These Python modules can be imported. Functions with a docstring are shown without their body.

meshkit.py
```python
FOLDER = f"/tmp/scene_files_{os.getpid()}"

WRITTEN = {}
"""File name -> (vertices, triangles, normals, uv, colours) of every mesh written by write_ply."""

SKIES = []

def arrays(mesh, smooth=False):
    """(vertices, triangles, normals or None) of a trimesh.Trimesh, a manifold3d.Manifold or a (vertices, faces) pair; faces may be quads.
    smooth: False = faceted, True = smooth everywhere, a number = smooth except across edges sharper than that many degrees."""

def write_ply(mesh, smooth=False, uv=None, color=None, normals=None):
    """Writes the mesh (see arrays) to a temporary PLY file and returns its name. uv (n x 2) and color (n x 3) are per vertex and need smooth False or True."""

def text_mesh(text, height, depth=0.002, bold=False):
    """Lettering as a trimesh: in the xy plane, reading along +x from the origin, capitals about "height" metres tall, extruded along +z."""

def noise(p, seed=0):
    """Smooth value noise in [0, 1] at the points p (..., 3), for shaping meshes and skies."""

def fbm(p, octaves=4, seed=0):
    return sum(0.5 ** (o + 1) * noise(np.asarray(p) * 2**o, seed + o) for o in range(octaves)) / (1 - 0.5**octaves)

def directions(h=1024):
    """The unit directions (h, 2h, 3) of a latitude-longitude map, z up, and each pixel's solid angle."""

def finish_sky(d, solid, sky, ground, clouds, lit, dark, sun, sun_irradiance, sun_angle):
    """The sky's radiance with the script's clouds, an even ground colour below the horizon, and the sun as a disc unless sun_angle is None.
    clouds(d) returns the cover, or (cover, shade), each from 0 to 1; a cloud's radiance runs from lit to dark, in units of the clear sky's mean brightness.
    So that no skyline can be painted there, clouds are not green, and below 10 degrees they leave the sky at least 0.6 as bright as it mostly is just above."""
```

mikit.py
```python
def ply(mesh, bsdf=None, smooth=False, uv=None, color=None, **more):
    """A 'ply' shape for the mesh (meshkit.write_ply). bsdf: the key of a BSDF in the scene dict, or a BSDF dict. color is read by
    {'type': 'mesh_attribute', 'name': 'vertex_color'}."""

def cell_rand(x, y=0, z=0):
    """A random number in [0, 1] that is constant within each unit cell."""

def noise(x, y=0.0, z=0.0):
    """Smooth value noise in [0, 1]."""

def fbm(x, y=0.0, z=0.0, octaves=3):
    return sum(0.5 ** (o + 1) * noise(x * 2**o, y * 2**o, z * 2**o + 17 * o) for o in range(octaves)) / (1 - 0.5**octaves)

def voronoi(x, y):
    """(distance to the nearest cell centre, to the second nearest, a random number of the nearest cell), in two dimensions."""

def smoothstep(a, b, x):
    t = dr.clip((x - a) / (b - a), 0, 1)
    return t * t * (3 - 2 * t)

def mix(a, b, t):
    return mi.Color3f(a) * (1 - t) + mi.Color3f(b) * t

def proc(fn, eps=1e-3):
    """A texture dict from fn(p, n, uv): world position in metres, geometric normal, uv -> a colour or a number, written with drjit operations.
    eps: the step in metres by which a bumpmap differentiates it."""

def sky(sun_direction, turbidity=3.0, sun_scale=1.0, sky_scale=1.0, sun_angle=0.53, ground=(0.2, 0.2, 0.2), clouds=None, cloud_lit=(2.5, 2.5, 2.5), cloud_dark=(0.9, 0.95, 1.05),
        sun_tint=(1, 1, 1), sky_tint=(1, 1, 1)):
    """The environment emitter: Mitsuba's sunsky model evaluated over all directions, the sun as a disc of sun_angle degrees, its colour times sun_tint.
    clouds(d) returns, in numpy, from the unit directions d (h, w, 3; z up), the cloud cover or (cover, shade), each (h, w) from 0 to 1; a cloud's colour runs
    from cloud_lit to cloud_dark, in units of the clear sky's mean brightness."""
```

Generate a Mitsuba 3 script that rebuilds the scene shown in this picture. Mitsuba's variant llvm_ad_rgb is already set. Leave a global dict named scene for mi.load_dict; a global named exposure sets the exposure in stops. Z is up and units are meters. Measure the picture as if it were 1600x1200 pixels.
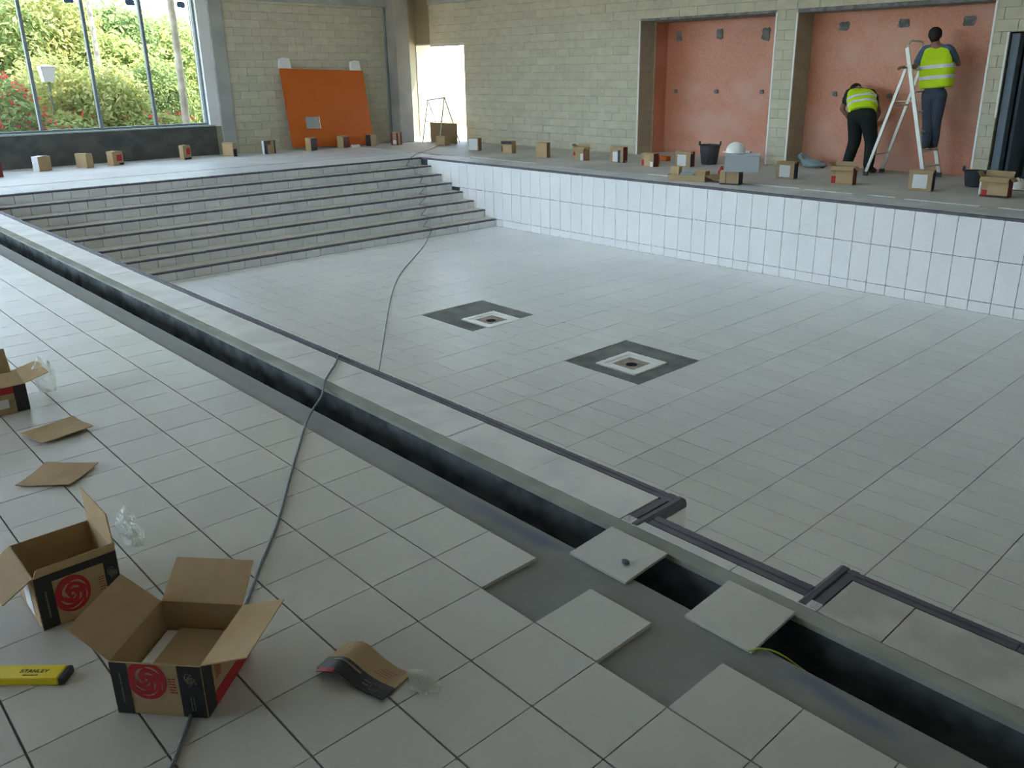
import math, random
import numpy as np
import trimesh
import manifold3d as m3
import shapely.geometry as sg
from shapely import affinity
import mitsuba as mi
import drjit as dr
import mikit, meshkit
from mikit import proc, noise, fbm, cell_rand, smoothstep, mix

random.seed(7)
RNG = np.random.default_rng(7)
T = mi.ScalarTransform4f
scene, labels = {}, {}

# ------------------------------------------------------------------ camera, sky, exposure
EYE = np.array([2.2946, -1.4586, 1.5680])
RIGHT, DOWN, FWD = None, None, None
_rv = np.array([1.7861, 0.7556, -0.5532])
_a = np.linalg.norm(_rv); _k = _rv / _a
_K = np.array([[0, -_k[2], _k[1]], [_k[2], 0, -_k[0]], [-_k[1], _k[0], 0]])
_R = np.eye(3) + math.sin(_a) * _K + (1 - math.cos(_a)) * _K @ _K
RIGHT, DOWN, FWD = _R
FOC = 1302.43
scene['camera'] = {
    'type': 'perspective', 'fov': math.degrees(2 * math.atan(800 / FOC)), 'fov_axis': 'x', 'near_clip': 0.05, 'far_clip': 500.0,
    'principal_point_offset_x': -35.12 / 1600, 'principal_point_offset_y': 40.10 / 1200,
    'to_world': T().look_at(origin=EYE.tolist(), target=(EYE + FWD).tolist(), up=(-DOWN).tolist())}
SUN = (0.40, 0.55, 1.0)
scene['sky'] = mikit.sky(SUN, turbidity=3.5, sun_scale=1.1, sky_scale=2.7, ground=(0.22, 0.22, 0.2), sky_tint=(0.86, 1.0, 1.03),
                         clouds=lambda d: 0.35 + 0.4 * meshkit.fbm(d * 2.5, 3), cloud_lit=(1.8, 2.0, 2.08), cloud_dark=(1.1, 1.3, 1.4))
exposure = 3.70

# ------------------------------------------------------------------ helpers
def project(p):
    q = (np.asarray(p, float) - EYE) @ _R.T
    return 835.12 + FOC * q[..., 0] / q[..., 2], 559.9 + FOC * q[..., 1] / q[..., 2], q[..., 2]

def in_view(p, margin=30):
    x, y, z = project(p)
    return z > 0.1 and -margin < x < 1600 + margin and -margin < y < 1200 + margin

def bx(x0, x1, y0, y1, z0, z1):
    m = trimesh.creation.box((x1 - x0, y1 - y0, z1 - z0))
    m.apply_translation(((x0 + x1) / 2, (y0 + y1) / 2, (z0 + z1) / 2))
    return m

def cat(ms):
    ms = [m for m in ms if m is not None]
    return trimesh.util.concatenate(ms)

def tm(man):
    me = man.to_mesh()
    return trimesh.Trimesh(np.asarray(me.vert_properties)[:, :3], np.asarray(me.tri_verts), process=False)

def to_man(m):
    return m3.Manifold(m3.Mesh(np.asarray(m.vertices, np.float32), np.asarray(m.faces, np.uint32)))

def bevel_box(x0, x1, y0, y1, z0, z1, r=0.004):
    pts = []
    for x in (x0, x1):
        for y in (y0, y1):
            for z in (z0, z1):
                sx, sy, sz = (1 if x == x0 else -1), (1 if y == y0 else -1), (1 if z == z0 else -1)
                pts += [(x + sx * r, y + sy * r, z), (x + sx * r, y, z + sz * r), (x, y + sy * r, z + sz * r)]
    return tm(m3.Manifold.hull_points(np.array(pts)))

def extrude(poly, z0, z1):
    ms = []
    for g in getattr(poly, 'geoms', [poly]):
        m = trimesh.creation.extrude_polygon(g, z1 - z0, engine='earcut')
        m.apply_translation((0, 0, z0)); ms.append(m)
    return cat(ms)

def tube(pts, r, n=8):
    pts = np.asarray(pts, float); rs = np.broadcast_to(r, len(pts))
    V, F = [], []
    tang = np.gradient(pts, axis=0); tang /= np.linalg.norm(tang, axis=1, keepdims=True) + 1e-12
    ref = np.array([0, 0, 1.0]) if abs(tang[0][2]) < .9 else np.array([1.0, 0, 0])
    for i, p in enumerate(pts):
        u = np.cross(tang[i], ref); u /= np.linalg.norm(u) + 1e-12; v = np.cross(tang[i], u); ref = np.cross(u, tang[i])
        for k in range(n):
            a = 2 * math.pi * k / n
            V.append(p + rs[i] * (math.cos(a) * u + math.sin(a) * v))
    for i in range(len(pts) - 1):
        for k in range(n):
            a, b = i * n + k, i * n + (k + 1) % n
            F += [(a, b, b + n), (a, b + n, a + n)]
    V += [pts[0], pts[-1]]; c0, c1 = len(V) - 2, len(V) - 1
    for k in range(n):
        F.append((c0, (k + 1) % n, k)); F.append((c1, (len(pts) - 1) * n + k, (len(pts) - 1) * n + (k + 1) % n))
    m = trimesh.Trimesh(np.array(V), np.array(F), process=False); m.fix_normals(); return m

def spline(pts, n=60):
    from scipy.interpolate import CubicSpline
    pts = np.asarray(pts, float); d = np.r_[0, np.cumsum(np.linalg.norm(np.diff(pts, axis=0), axis=1))]
    return CubicSpline(d, pts)(np.linspace(0, d[-1], n))

def lathe(profile, n=28):
    return trimesh.creation.revolve(np.array(profile, float), sections=n)

_count = {}
def fresh(name):
    """The next free key of this kind: name, name_001, name_002 ..."""
    k = _count.get(name, 0); _count[name] = k + 1
    return name if k == 0 else f'{name}_{k:03d}'

def obj(key, mesh, mat, smooth=False, M=None, uv=None, **lab):
    d = mikit.ply(mesh, mat, smooth=smooth, uv=uv)
    if M is not None: d['to_world'] = M
    scene[key] = d
    if lab: labels[key] = lab
    return key

def part(parent, name, mesh, mat, smooth=False, M=None, **lab):
    return obj(fresh(parent + '__' + name), mesh, mat, smooth, M, **lab)

def tag(key, label, category=None, group=None, kind=None):
    d = {'label': label}
    if category: d['category'] = category
    if group: d['group'] = group
    if kind: d['kind'] = kind
    labels[key] = d

UNIT = bx(0, 1, 0, 1, 0, 1)
_unit = {}
def unit_part(parent, name, box, mat, M=None):
    """A plain piece: the shared unit box stretched to (x0,x1,y0,y1,z0,z1)."""
    if mat not in _unit: _unit[mat] = mikit.ply(UNIT, mat)
    x0, x1, y0, y1, z0, z1 = box
    W = T().translate([x0, y0, z0]).scale([x1 - x0, y1 - y0, z1 - z0])
    key = fresh(parent + '__' + name)
    scene[key] = {**_unit[mat], 'to_world': (M @ W) if M is not None else W}
    return key

def pieces(parent, name, boxes, mats, most=300, rest_name=None):
    """Each piece an entry; past `most` the smallest in the picture join into one stuff part."""
    def size(b):
        c = np.array([[x, y, z] for x in b[:2] for y in b[2:4] for z in b[4:6]])
        x, y, z = project(c)
        if (z < .1).any(): return -1e3 - np.linalg.norm(c.mean(0) - EYE)
        if x.max() < 0 or x.min() > 1600 or y.max() < 0 or y.min() > 1200: return -np.linalg.norm(c.mean(0) - EYE)
        x, y = np.clip(x, 0, 1600), np.clip(y, 0, 1200)
        return (x.max() - x.min()) * (y.max() - y.min())
    s = np.array([size(b) for b in boxes]); order = np.argsort(-s)
    keep = set(int(i) for i in order[:most] if s[i] > 0)
    far = []
    for i, b in enumerate(boxes):
        if i in keep: unit_part(parent, name, b, mats[int(RNG.integers(len(mats)))])
        else: far.append(b)
    if far:
        k = obj(parent + '__' + (rest_name or 'further_' + name + 's'), cat([bx(*b) for b in far]), mats[0])
        labels[k] = {'kind': 'stuff'}

# ------------------------------------------------------------------ materials
def mat(key, rgb, rough=0.6, spec=0.4, metallic=0.0, **more):
    scene[key] = {'type': 'twosided', 'bsdf': {'type': 'principled', 'base_color': rgb if isinstance(rgb, dict) else {'type': 'rgb', 'value': list(rgb)},
                  'roughness': rough, 'specular': spec, 'metallic': metallic, **more}}
    return key

def mottled(key, a, b, scale, rough=0.6, spec=0.4, amount=1.0, octaves=3):
    a, b = list(a), list(b)
    return mat(key, proc(lambda p, n, uv: mix(a, b, smoothstep(0.25, 0.75, fbm(p.x * scale, p.y * scale, p.z * scale, octaves)) * amount)), rough, spec)

for i, k in enumerate((1.0, 0.96, 1.03)):
    mottled(f'deck_tile_{i}', (0.52 * k, 0.505 * k, 0.455 * k), (0.485 * k, 0.475 * k, 0.435 * k), 1.7, 0.34, 0.45)
for i, k in enumerate((1.0, 0.975, 1.02)):
    mottled(f'pool_tile_{i}', (0.63 * k, 0.63 * k, 0.615 * k), (0.585 * k, 0.59 * k, 0.58 * k), 0.9, 0.38, 0.45)
for i, k in enumerate((1.0, 0.99, 1.005)):
    mat(f'white_tile_{i}', (0.84 * k, 0.835 * k, 0.81 * k), 0.22, 0.5)
for i, k in enumerate((1.0, 0.96, 1.03)):
    mottled(f'riser_tile_{i}', (0.66 * k, 0.66 * k, 0.65 * k), (0.60 * k, 0.60 * k, 0.59 * k), 3.0, 0.35, 0.45)
mottled('tread_tile', (0.52, 0.48, 0.41), (0.45, 0.42, 0.37), 4.0, 0.45)
mottled('coping_tile', (0.70, 0.69, 0.66), (0.60, 0.595, 0.575), 6.0, 0.45)
mottled('dusty_tile', (0.55, 0.52, 0.47), (0.43, 0.41, 0.38), 8.0, 0.6)
mottled('edge_tile', (0.115, 0.105, 0.13), (0.085, 0.08, 0.10), 9.0, 0.5)
mat('joint', (0.10, 0.10, 0.10), 0.9, 0.2)
mat('pool_joint', (0.09, 0.095, 0.10), 0.9, 0.2)
mat('wall_joint', (0.06, 0.075, 0.085), 0.9, 0.2)
mottled('concrete', (0.34, 0.34, 0.31), (0.24, 0.245, 0.23), 5.0, 0.85, 0.2, octaves=4)
mottled('lip_concrete', (0.36, 0.37, 0.32), (0.28, 0.29, 0.255), 7.0, 0.85, 0.2)
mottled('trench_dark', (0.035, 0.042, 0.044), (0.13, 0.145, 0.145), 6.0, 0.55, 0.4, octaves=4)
def _bed(p, n, uv):
    base = mix((0.27, 0.275, 0.255), (0.20, 0.21, 0.20), fbm(p.x * 6, p.y * 6, 0, 4))
    blue = smoothstep(0.29, 0.36, p.y) * smoothstep(0.42, 0.36, p.y) * smoothstep(0.35, 0.6, fbm(p.x * 3.1, p.y * 9, 5, 3))
    base = mix(base, (0.11, 0.135, 0.21), blue * 0.75)
    base = mix(base, (0.27, 0.28, 0.27), smoothstep(0.5, 0.75, fbm(p.x * 2.2, p.y * 2.2, 9, 3)) * 0.6)
    return mix(base, (0.30, 0.31, 0.30), smoothstep(0.245, 0.255, p.y) * smoothstep(0.5, -0.8, p.x) * 0.75)
mat('bed', proc(_bed), 0.8, 0.25)
mottled('far_deck', (0.44, 0.425, 0.39), (0.35, 0.34, 0.315), 1.3, 0.6, 0.4, octaves=4)
mottled('left_deck', (0.56, 0.57, 0.57), (0.48, 0.50, 0.50), 1.2, 0.45, 0.45, octaves=4)
mottled('grey_coping', (0.47, 0.48, 0.47), (0.40, 0.41, 0.40), 3.0, 0.55)
mottled('dark_parapet', (0.075, 0.08, 0.075), (0.115, 0.115, 0.10), 5.0, 0.8, 0.25)
mottled('pilaster', (0.42, 0.43, 0.40), (0.35, 0.36, 0.34), 3.0, 0.8, 0.25)
mottled('column', (0.36, 0.34, 0.30), (0.28, 0.27, 0.24), 2.0, 0.8, 0.25)
mat('white_render', (0.80, 0.80, 0.80), 0.7, 0.3)
for i, k in enumerate((1.0, 0.95, 1.04, 0.98)):
    mottled(f'block_{i}', (0.60 * k, 0.565 * k, 0.43 * k), (0.545 * k, 0.51 * k, 0.385 * k), 9.0, 0.85, 0.2)
mat('mortar', (0.33, 0.305, 0.22), 0.9, 0.15)
def _mosaic(p, n, uv):
    g = 0.025
    u = p.x / g + p.y / g * 1.0; v = p.z / g
    r = cell_rand(dr.floor(u), dr.floor(v), 3)
    big = fbm(p.x * 1.6, p.y * 1.6, p.z * 1.6, 3)
    c = mix((0.58, 0.225, 0.125), (0.64, 0.275, 0.165), r)
    c = mix(c, (0.66, 0.36, 0.255), smoothstep(0.40, 0.72, big) * 0.7)
    return c
mat('mosaic', proc(_mosaic), 0.4, 0.45)
mat('orange_board', proc(lambda p, n, uv: mix((0.62, 0.135, 0.012), (0.55, 0.12, 0.016), fbm(p.x * 2, p.y * 2, p.z * 2, 3))), 0.5, 0.4)
mat('foam', (0.80, 0.81, 0.82), 0.7, 0.3)
mottled('mortar_patch', (0.15, 0.155, 0.15), (0.25, 0.255, 0.245), 14.0, 0.9, 0.15)
mat('hole', (0.025, 0.028, 0.03), 0.9, 0.1)
mat('bead', (0.82, 0.82, 0.80), 0.5, 0.4)
mat('frame_metal', (0.19, 0.23, 0.24), 0.45, 0.5)
mat('sill_metal', (0.40, 0.46, 0.45), 0.45, 0.5)
mat('sticker_blue', (0.10, 0.17, 0.28), 0.6, 0.3)
def _card(k):
    return proc(lambda p, n, uv: mix((0.44 * k, 0.315 * k, 0.175 * k), (0.385 * k, 0.275 * k, 0.155 * k), fbm(p.x * 40, p.y * 40, p.z * 40, 2)))
mat('cardboard', _card(1.0), 0.8, 0.2)
mat('cardboard_light', _card(1.22), 0.8, 0.2)
mat('cardboard_dark', _card(0.62), 0.8, 0.2)
mat('print_black', (0.022, 0.020, 0.024), 0.5, 0.4)
mat('print_red', (0.42, 0.022, 0.030), 0.55, 0.35)
mat('print_maroon', (0.17, 0.03, 0.03), 0.55, 0.35)
mat('print_blue', (0.025, 0.03, 0.085), 0.5, 0.4)
mat('print_gold', (0.16, 0.14, 0.10), 0.5, 0.4)
mat('paper', (0.72, 0.73, 0.72), 0.7, 0.3)
mat('yellow_plastic', (0.78, 0.60, 0.012), 0.35, 0.5)
mat('black_plastic', (0.025, 0.026, 0.028), 0.45, 0.4)
mat('tub_rubber', (0.06, 0.065, 0.075), 0.5, 0.4)
mat('white_plastic', (0.74, 0.74, 0.70), 0.35, 0.5)
mat('grey_plastic', (0.40, 0.43, 0.44), 0.5, 0.4)
mat('pale_panel', (0.58, 0.58, 0.53), 0.6, 0.3)
mat('aluminium', (0.66, 0.66, 0.60), 0.42, 0.5, 0.35)
mat('rubber', (0.05, 0.06, 0.07), 0.6, 0.3)
mat('cable_grey', (0.14, 0.16, 0.18), 0.5, 0.4)
mat('wire_yellow', (0.40, 0.42, 0.06), 0.5, 0.4)
mat('hi_vis', (0.58, 0.82, 0.02), 0.7, 0.2)
mat('reflective', (0.68, 0.72, 0.70), 0.5, 0.4)
mat('trouser_black', (0.018, 0.024, 0.022), 0.85, 0.2)
mat('jeans', proc(lambda p, n, uv: mix((0.05, 0.065, 0.10), (0.085, 0.10, 0.14), fbm(p.x * 12, p.y * 12, p.z * 12, 3))), 0.85, 0.2)
mat('shirt_blue', (0.10, 0.15, 0.23), 0.8, 0.2)
mat('shirt_dark', (0.03, 0.035, 0.035), 0.8, 0.2)
mat('skin', (0.30, 0.155, 0.105), 0.55, 0.35)
mat('hair', (0.018, 0.014, 0.013), 0.6, 0.3)
mat('shoe_dark', (0.05, 0.05, 0.055), 0.6, 0.3)
mat('sack_cloth', proc(lambda p, n, uv: mix((0.30, 0.38, 0.38), (0.20, 0.26, 0.27), fbm(p.x * 9, p.y * 9, p.z * 9, 3))), 0.7, 0.3)
mat('door_blue', (0.13, 0.17, 0.22), 0.5, 0.4)
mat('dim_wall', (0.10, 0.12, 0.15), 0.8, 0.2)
mat('ceiling_white', (0.62, 0.61, 0.58), 0.8, 0.2)
mat('plain_wall', (0.52, 0.50, 0.44), 0.8, 0.2)
mottled('beam', (0.46, 0.47, 0.43), (0.36, 0.37, 0.34), 3.0, 0.8, 0.2)
mottled('paving', (0.66, 0.64, 0.58), (0.58, 0.56, 0.51), 2.0, 0.8, 0.2)
mottled('earth', (0.16, 0.15, 0.09), (0.10, 0.12, 0.05), 1.5, 0.9, 0.1)
mottled('pale_bark', (0.62, 0.57, 0.49), (0.42, 0.37, 0.31), 5.0, 0.85, 0.15)
mottled('bark', (0.14, 0.10, 0.07), (0.09, 0.07, 0.05), 8.0, 0.9, 0.1)
for i, (rgb, tr) in enumerate([((0.46, 0.52, 0.22), 0.9), ((0.32, 0.42, 0.18), 0.8), ((0.22, 0.32, 0.15), 0.7), ((0.60, 0.60, 0.30), 1.0)]):
    scene[f'leaf_{i}'] = {'type': 'principledthin', 'base_color': {'type': 'rgb', 'value': list(rgb)}, 'roughness': 0.55, 'diff_trans': tr, 'spec_trans': 0.0, 'eta': 1.35}
scene['petal'] = {'type': 'principledthin', 'base_color': {'type': 'rgb', 'value': [0.75, 0.10, 0.10]}, 'roughness': 0.6, 'diff_trans': 0.7, 'spec_trans': 0.0, 'eta': 1.3}
scene['added_roof_panel'] = {'type': 'principledthin', 'base_color': {'type': 'rgb', 'value': [0.215, 0.265, 0.285]}, 'roughness': 0.6, 'diff_trans': 1.0, 'spec_trans': 0.0, 'eta': 1.3}  # sheet of the added roof light, tint tuned for brightness
scene['film'] = {'type': 'principledthin', 'base_color': {'type': 'rgb', 'value': [0.93, 0.93, 0.90]}, 'roughness': 0.12, 'diff_trans': 0.8, 'spec_trans': 0.88, 'eta': 1.35}
scene['glass'] = {'type': 'thindielectric', 'int_ior': 1.5}

# ------------------------------------------------------------------ dimensions (m)
ZF = -1.109                    # pool floor
XL, YW = -15.42, 11.92         # inner faces of the window wall and of the niche wall
YP = 8.685                     # far pool wall
XS, RUN, NSTEP = -11.60, 0.32, 8
RISE = -ZF / NSTEP
XR, YN = 6.0, -6.0             # right and near walls (behind the camera)
XPR = 4.6                      # right end of the pool
HC = 5.0                       # ceiling

# ------------------------------------------------------------------ near floor
obj('floor', cat([bx(XL, XR, YN, 0.40, -0.5, -0.014)]), 'bed')
tag('floor', 'cream square-tiled pool surround in the foreground with open dark joints', kind='structure')
cells = []
for i in range(-62, 14):
    for j in range(-14, 1):
        if j == 0 and i in (2, 4): continue
        x0, y0 = i * 0.25, j * 0.25
        dz = RNG.uniform(-0.0003, 0.0003)
        cells.append((x0 + 0.0018, x0 + 0.2482, y0 + 0.0030, y0 + 0.2470, -0.0135, 0.0 + dz))
pieces('floor', 'tile', cells, [f'deck_tile_{i}' for i in range(3)])
# trench between the surround and the pool kerb
obj('overflow_channel', cat([bx(-12.3, XR, 0.395, 0.60, -0.42, -0.22), bx(-12.3, XR, 0.396, 0.402, -0.24, -0.016), bx(-12.3, XR, 0.5885, 0.604, -0.24, -0.02)]), 'trench_dark')
tag('overflow_channel', 'dark open overflow channel running between the tiled surround and the pool kerb', kind='structure')

# ------------------------------------------------------------------ pool shell
kerb = sg.Polygon([(-12.3, 0.598), (XR, 0.598), (XR, 0.93), (1.25, 0.93), (1.25, 0.765), (0.612, 0.765), (0.612, 0.93), (-12.3, 0.93)])
obj('pool_kerb', cat([extrude(kerb, ZF - 0.2, -0.014), bx(-12.3, XR, 0.586, 0.648, -0.022, -0.001)]), 'lip_concrete')
tag('pool_kerb', 'low concrete kerb along the near side of the pool, topped with pale coping tiles', kind='structure')
x = 0.528
runs = [(-12.3, 0.528, 0.652, 0.882, 'coping_tile', -24), (1.318, XR, 0.652, 0.882, 'dusty_tile', 3)]
for a, b, y0, y1, m_, _ in runs:
    xs = sorted({a, b} | {t for t in [(-2.05 + 0.513 * k) if b < 1 else (1.521 + 0.513 * k) for k in range(-22, 12)] if a + 0.05 < t < b - 0.05})
    for xa, xb in zip(xs[:-1], xs[1:]):
        unit_part('pool_kerb', 'coping_tile', (xa + 0.002, xb - 0.002, y0, y1, -0.015, 0.0 + RNG.uniform(-0.001, 0.001)), m_)
for xa, xb in ((0.532, 1.005), (1.009, 1.315)):
    unit_part('pool_kerb', 'coping_tile', (xa, xb, 0.652, 0.697, -0.015, 0.0), 'coping_tile')
def edge_profile(w=0.056):
    # a rounded grip edge: flat step, groove, rounded nose over the pool
    p = [(0, -0.03), (0, 0.0), (0.030, 0.0), (0.033, -0.006), (0.038, -0.006), (0.041, 0.002), (0.060, 0.003), (0.072, -0.002), (0.076, -0.012), (0.076, -0.03)]
    return np.array(p) * [w / 0.056, 1]
def edge_run(p, q, inward, w=0.042, ends=True):
    """A length of grip edge from p to q (plan points); inward is the plan direction towards the pool."""
    p, q, inward = np.array(p, float), np.array(q, float), np.array(inward, float)
    prof = edge_profile(w); V, F = [], []
    for s in (p, q):
        for u, z in prof: V.append((s[0] + inward[0] * u, s[1] + inward[1] * u, z))
    n = len(prof)
    for k in range(n):
        a, b = k, (k + 1) % n; F += [(a, b, b + n), (a, b + n, a + n)]
    for k in range(1, n - 1): F += [(0, k + 1, k), (n, n + k, n + k + 1)]
    m = trimesh.Trimesh(np.array(V), np.array(F), process=False); trimesh.repair.fix_normals(m); return m
def edge_tiles(parent, p, q, inward, step=0.513, w=0.042):
    p, q = np.array(p, float), np.array(q, float); L = np.linalg.norm(q - p); d = (q - p) / L; n = max(1, int(round(L / step)))
    for k in range(n):
        part(parent, 'edge_tile', edge_run(p + d * (L * k / n + 0.0012), p + d * (L * (k + 1) / n - 0.0012), inward, w), 'edge_tile')
edge_tiles('pool_kerb', (-11.6, 0.888), (0.58, 0.888), (0, 1))
edge_tiles('pool_kerb', (0.536, 0.655), (0.536, 0.945), (1, 0), w=0.058)
edge_tiles('pool_kerb', (0.615, 0.702), (1.25, 0.702), (0, 1), w=0.054)
edge_tiles('pool_kerb', (1.314, 0.655), (1.314, 0.945), (-1, 0), w=0.052)
edge_tiles('pool_kerb', (1.28, 0.888), (XR, 0.888), (0, 1))
# side tiles of the notch and the near pool wall
cells = []
for k in range(-40, 20):
    xa = k * 0.247
    for z1, z0 in ((-0.03, -0.49), (-0.494, -0.98), (-0.984, ZF + 0.002)):
        if xa > -9.3 and not (0.35 < xa < 1.25): cells.append((xa + 0.0015, xa + 0.2455, 0.928, 0.938, z0, z1))
pieces('pool_kerb', 'wall_tile', cells, ['white_tile_0'])
for z1, z0 in ((-0.03, -0.49), (-0.494, -0.98), (-0.984, ZF + 0.002)):
    unit_part('pool_kerb', 'wall_tile', (0.610, 0.618, 0.772, 0.934, z0, z1), 'white_tile_1')
    unit_part('pool_kerb', 'wall_tile', (1.244, 1.252, 0.772, 0.934, z0, z1), 'white_tile_1')
    for xa in (0.62, 0.83, 1.04):
        unit_part('pool_kerb', 'wall_tile', (xa, xa + 0.207, 0.762, 0.772, z0, z1), 'white_tile_0')

# pool floor with two square drain pits
DR = [(-5.468, -4.527, 4.09, 5.03), (-3.116, -2.171, 4.09, 5.03)]
slab = sg.box(-12.0, 0.5, XPR + 0.2, YP + 0.3)
obj('pool_floor', extrude(slab, ZF - 0.25, ZF - 0.012), 'pool_joint')
tag('pool_floor', 'pale grey pool floor of oblong tiles in a straight grid', kind='structure')
cells = []
PX, PY = 0.4705, 0.2353
for i in range(-20, 12):
    for j in range(-16, 20):
        x0, y0 = -0.764 + i * PX, 4.09 + j * PY
        x1, y1 = x0 + PX, y0 + PY
        xa, ya, yb = max(x0, XS + 7 * RUN + 0.008), max(y0, 0.94), min(y1, YP)
        if x1 - xa < 0.03 or yb - ya < 0.03 or x0 > XPR: continue
        if any(x0 > d[0] - 0.1 and x1 < d[1] + 0.1 and y0 > d[2] - 0.05 and y1 < d[3] + 0.05 for d in DR): continue
        if y0 < 0.9 and 0.3 < x0 and x0 < 1.2: ya = max(y0, 0.775)
        cells.append((xa + 0.0032, x1 - 0.0032, ya + 0.0020, yb - 0.0020, ZF - 0.013, ZF + RNG.uniform(-0.0003, 0.0003)))
pieces('pool_floor', 'tile', cells, [f'pool_tile_{i}' for i in range(3)])

# far pool wall
obj('pool_wall', bx(-12.0, XPR + 0.2, YP + 0.011, YP + 0.25, ZF - 0.2, -0.02), 'wall_joint')
tag('pool_wall', 'far side wall of the pool clad in tall glossy white tiles', kind='structure')
cells = []
for k in range(-12, 54):
    xa = -8.684 + 0.247 * k
    if xa > XPR: break
    for z1, z0 in ((-0.012, -0.4865), (-0.4935, -0.9765), (-0.9835, ZF + 0.003)):
        if xa + 0.247 < XS + RUN * 7 * max(0, (-z0 - 0.05) / -ZF) - 0.6: continue
        cells.append((xa + 0.0035, xa + 0.2435, YP, YP + 0.012, z0, z1))
pieces('pool_wall', 'tile', cells, [f'white_tile_{i}' for i in range(3)])
# right end wall of the pool (outside the picture)
obj('pool_end_wall', bx(XPR, XPR + 0.25, 0.9, YP + 0.2, ZF - 0.2, -0.004), 'white_tile_0')
tag('pool_end_wall', 'white tiled end wall of the pool beyond the right of the picture', kind='structure')

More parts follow.
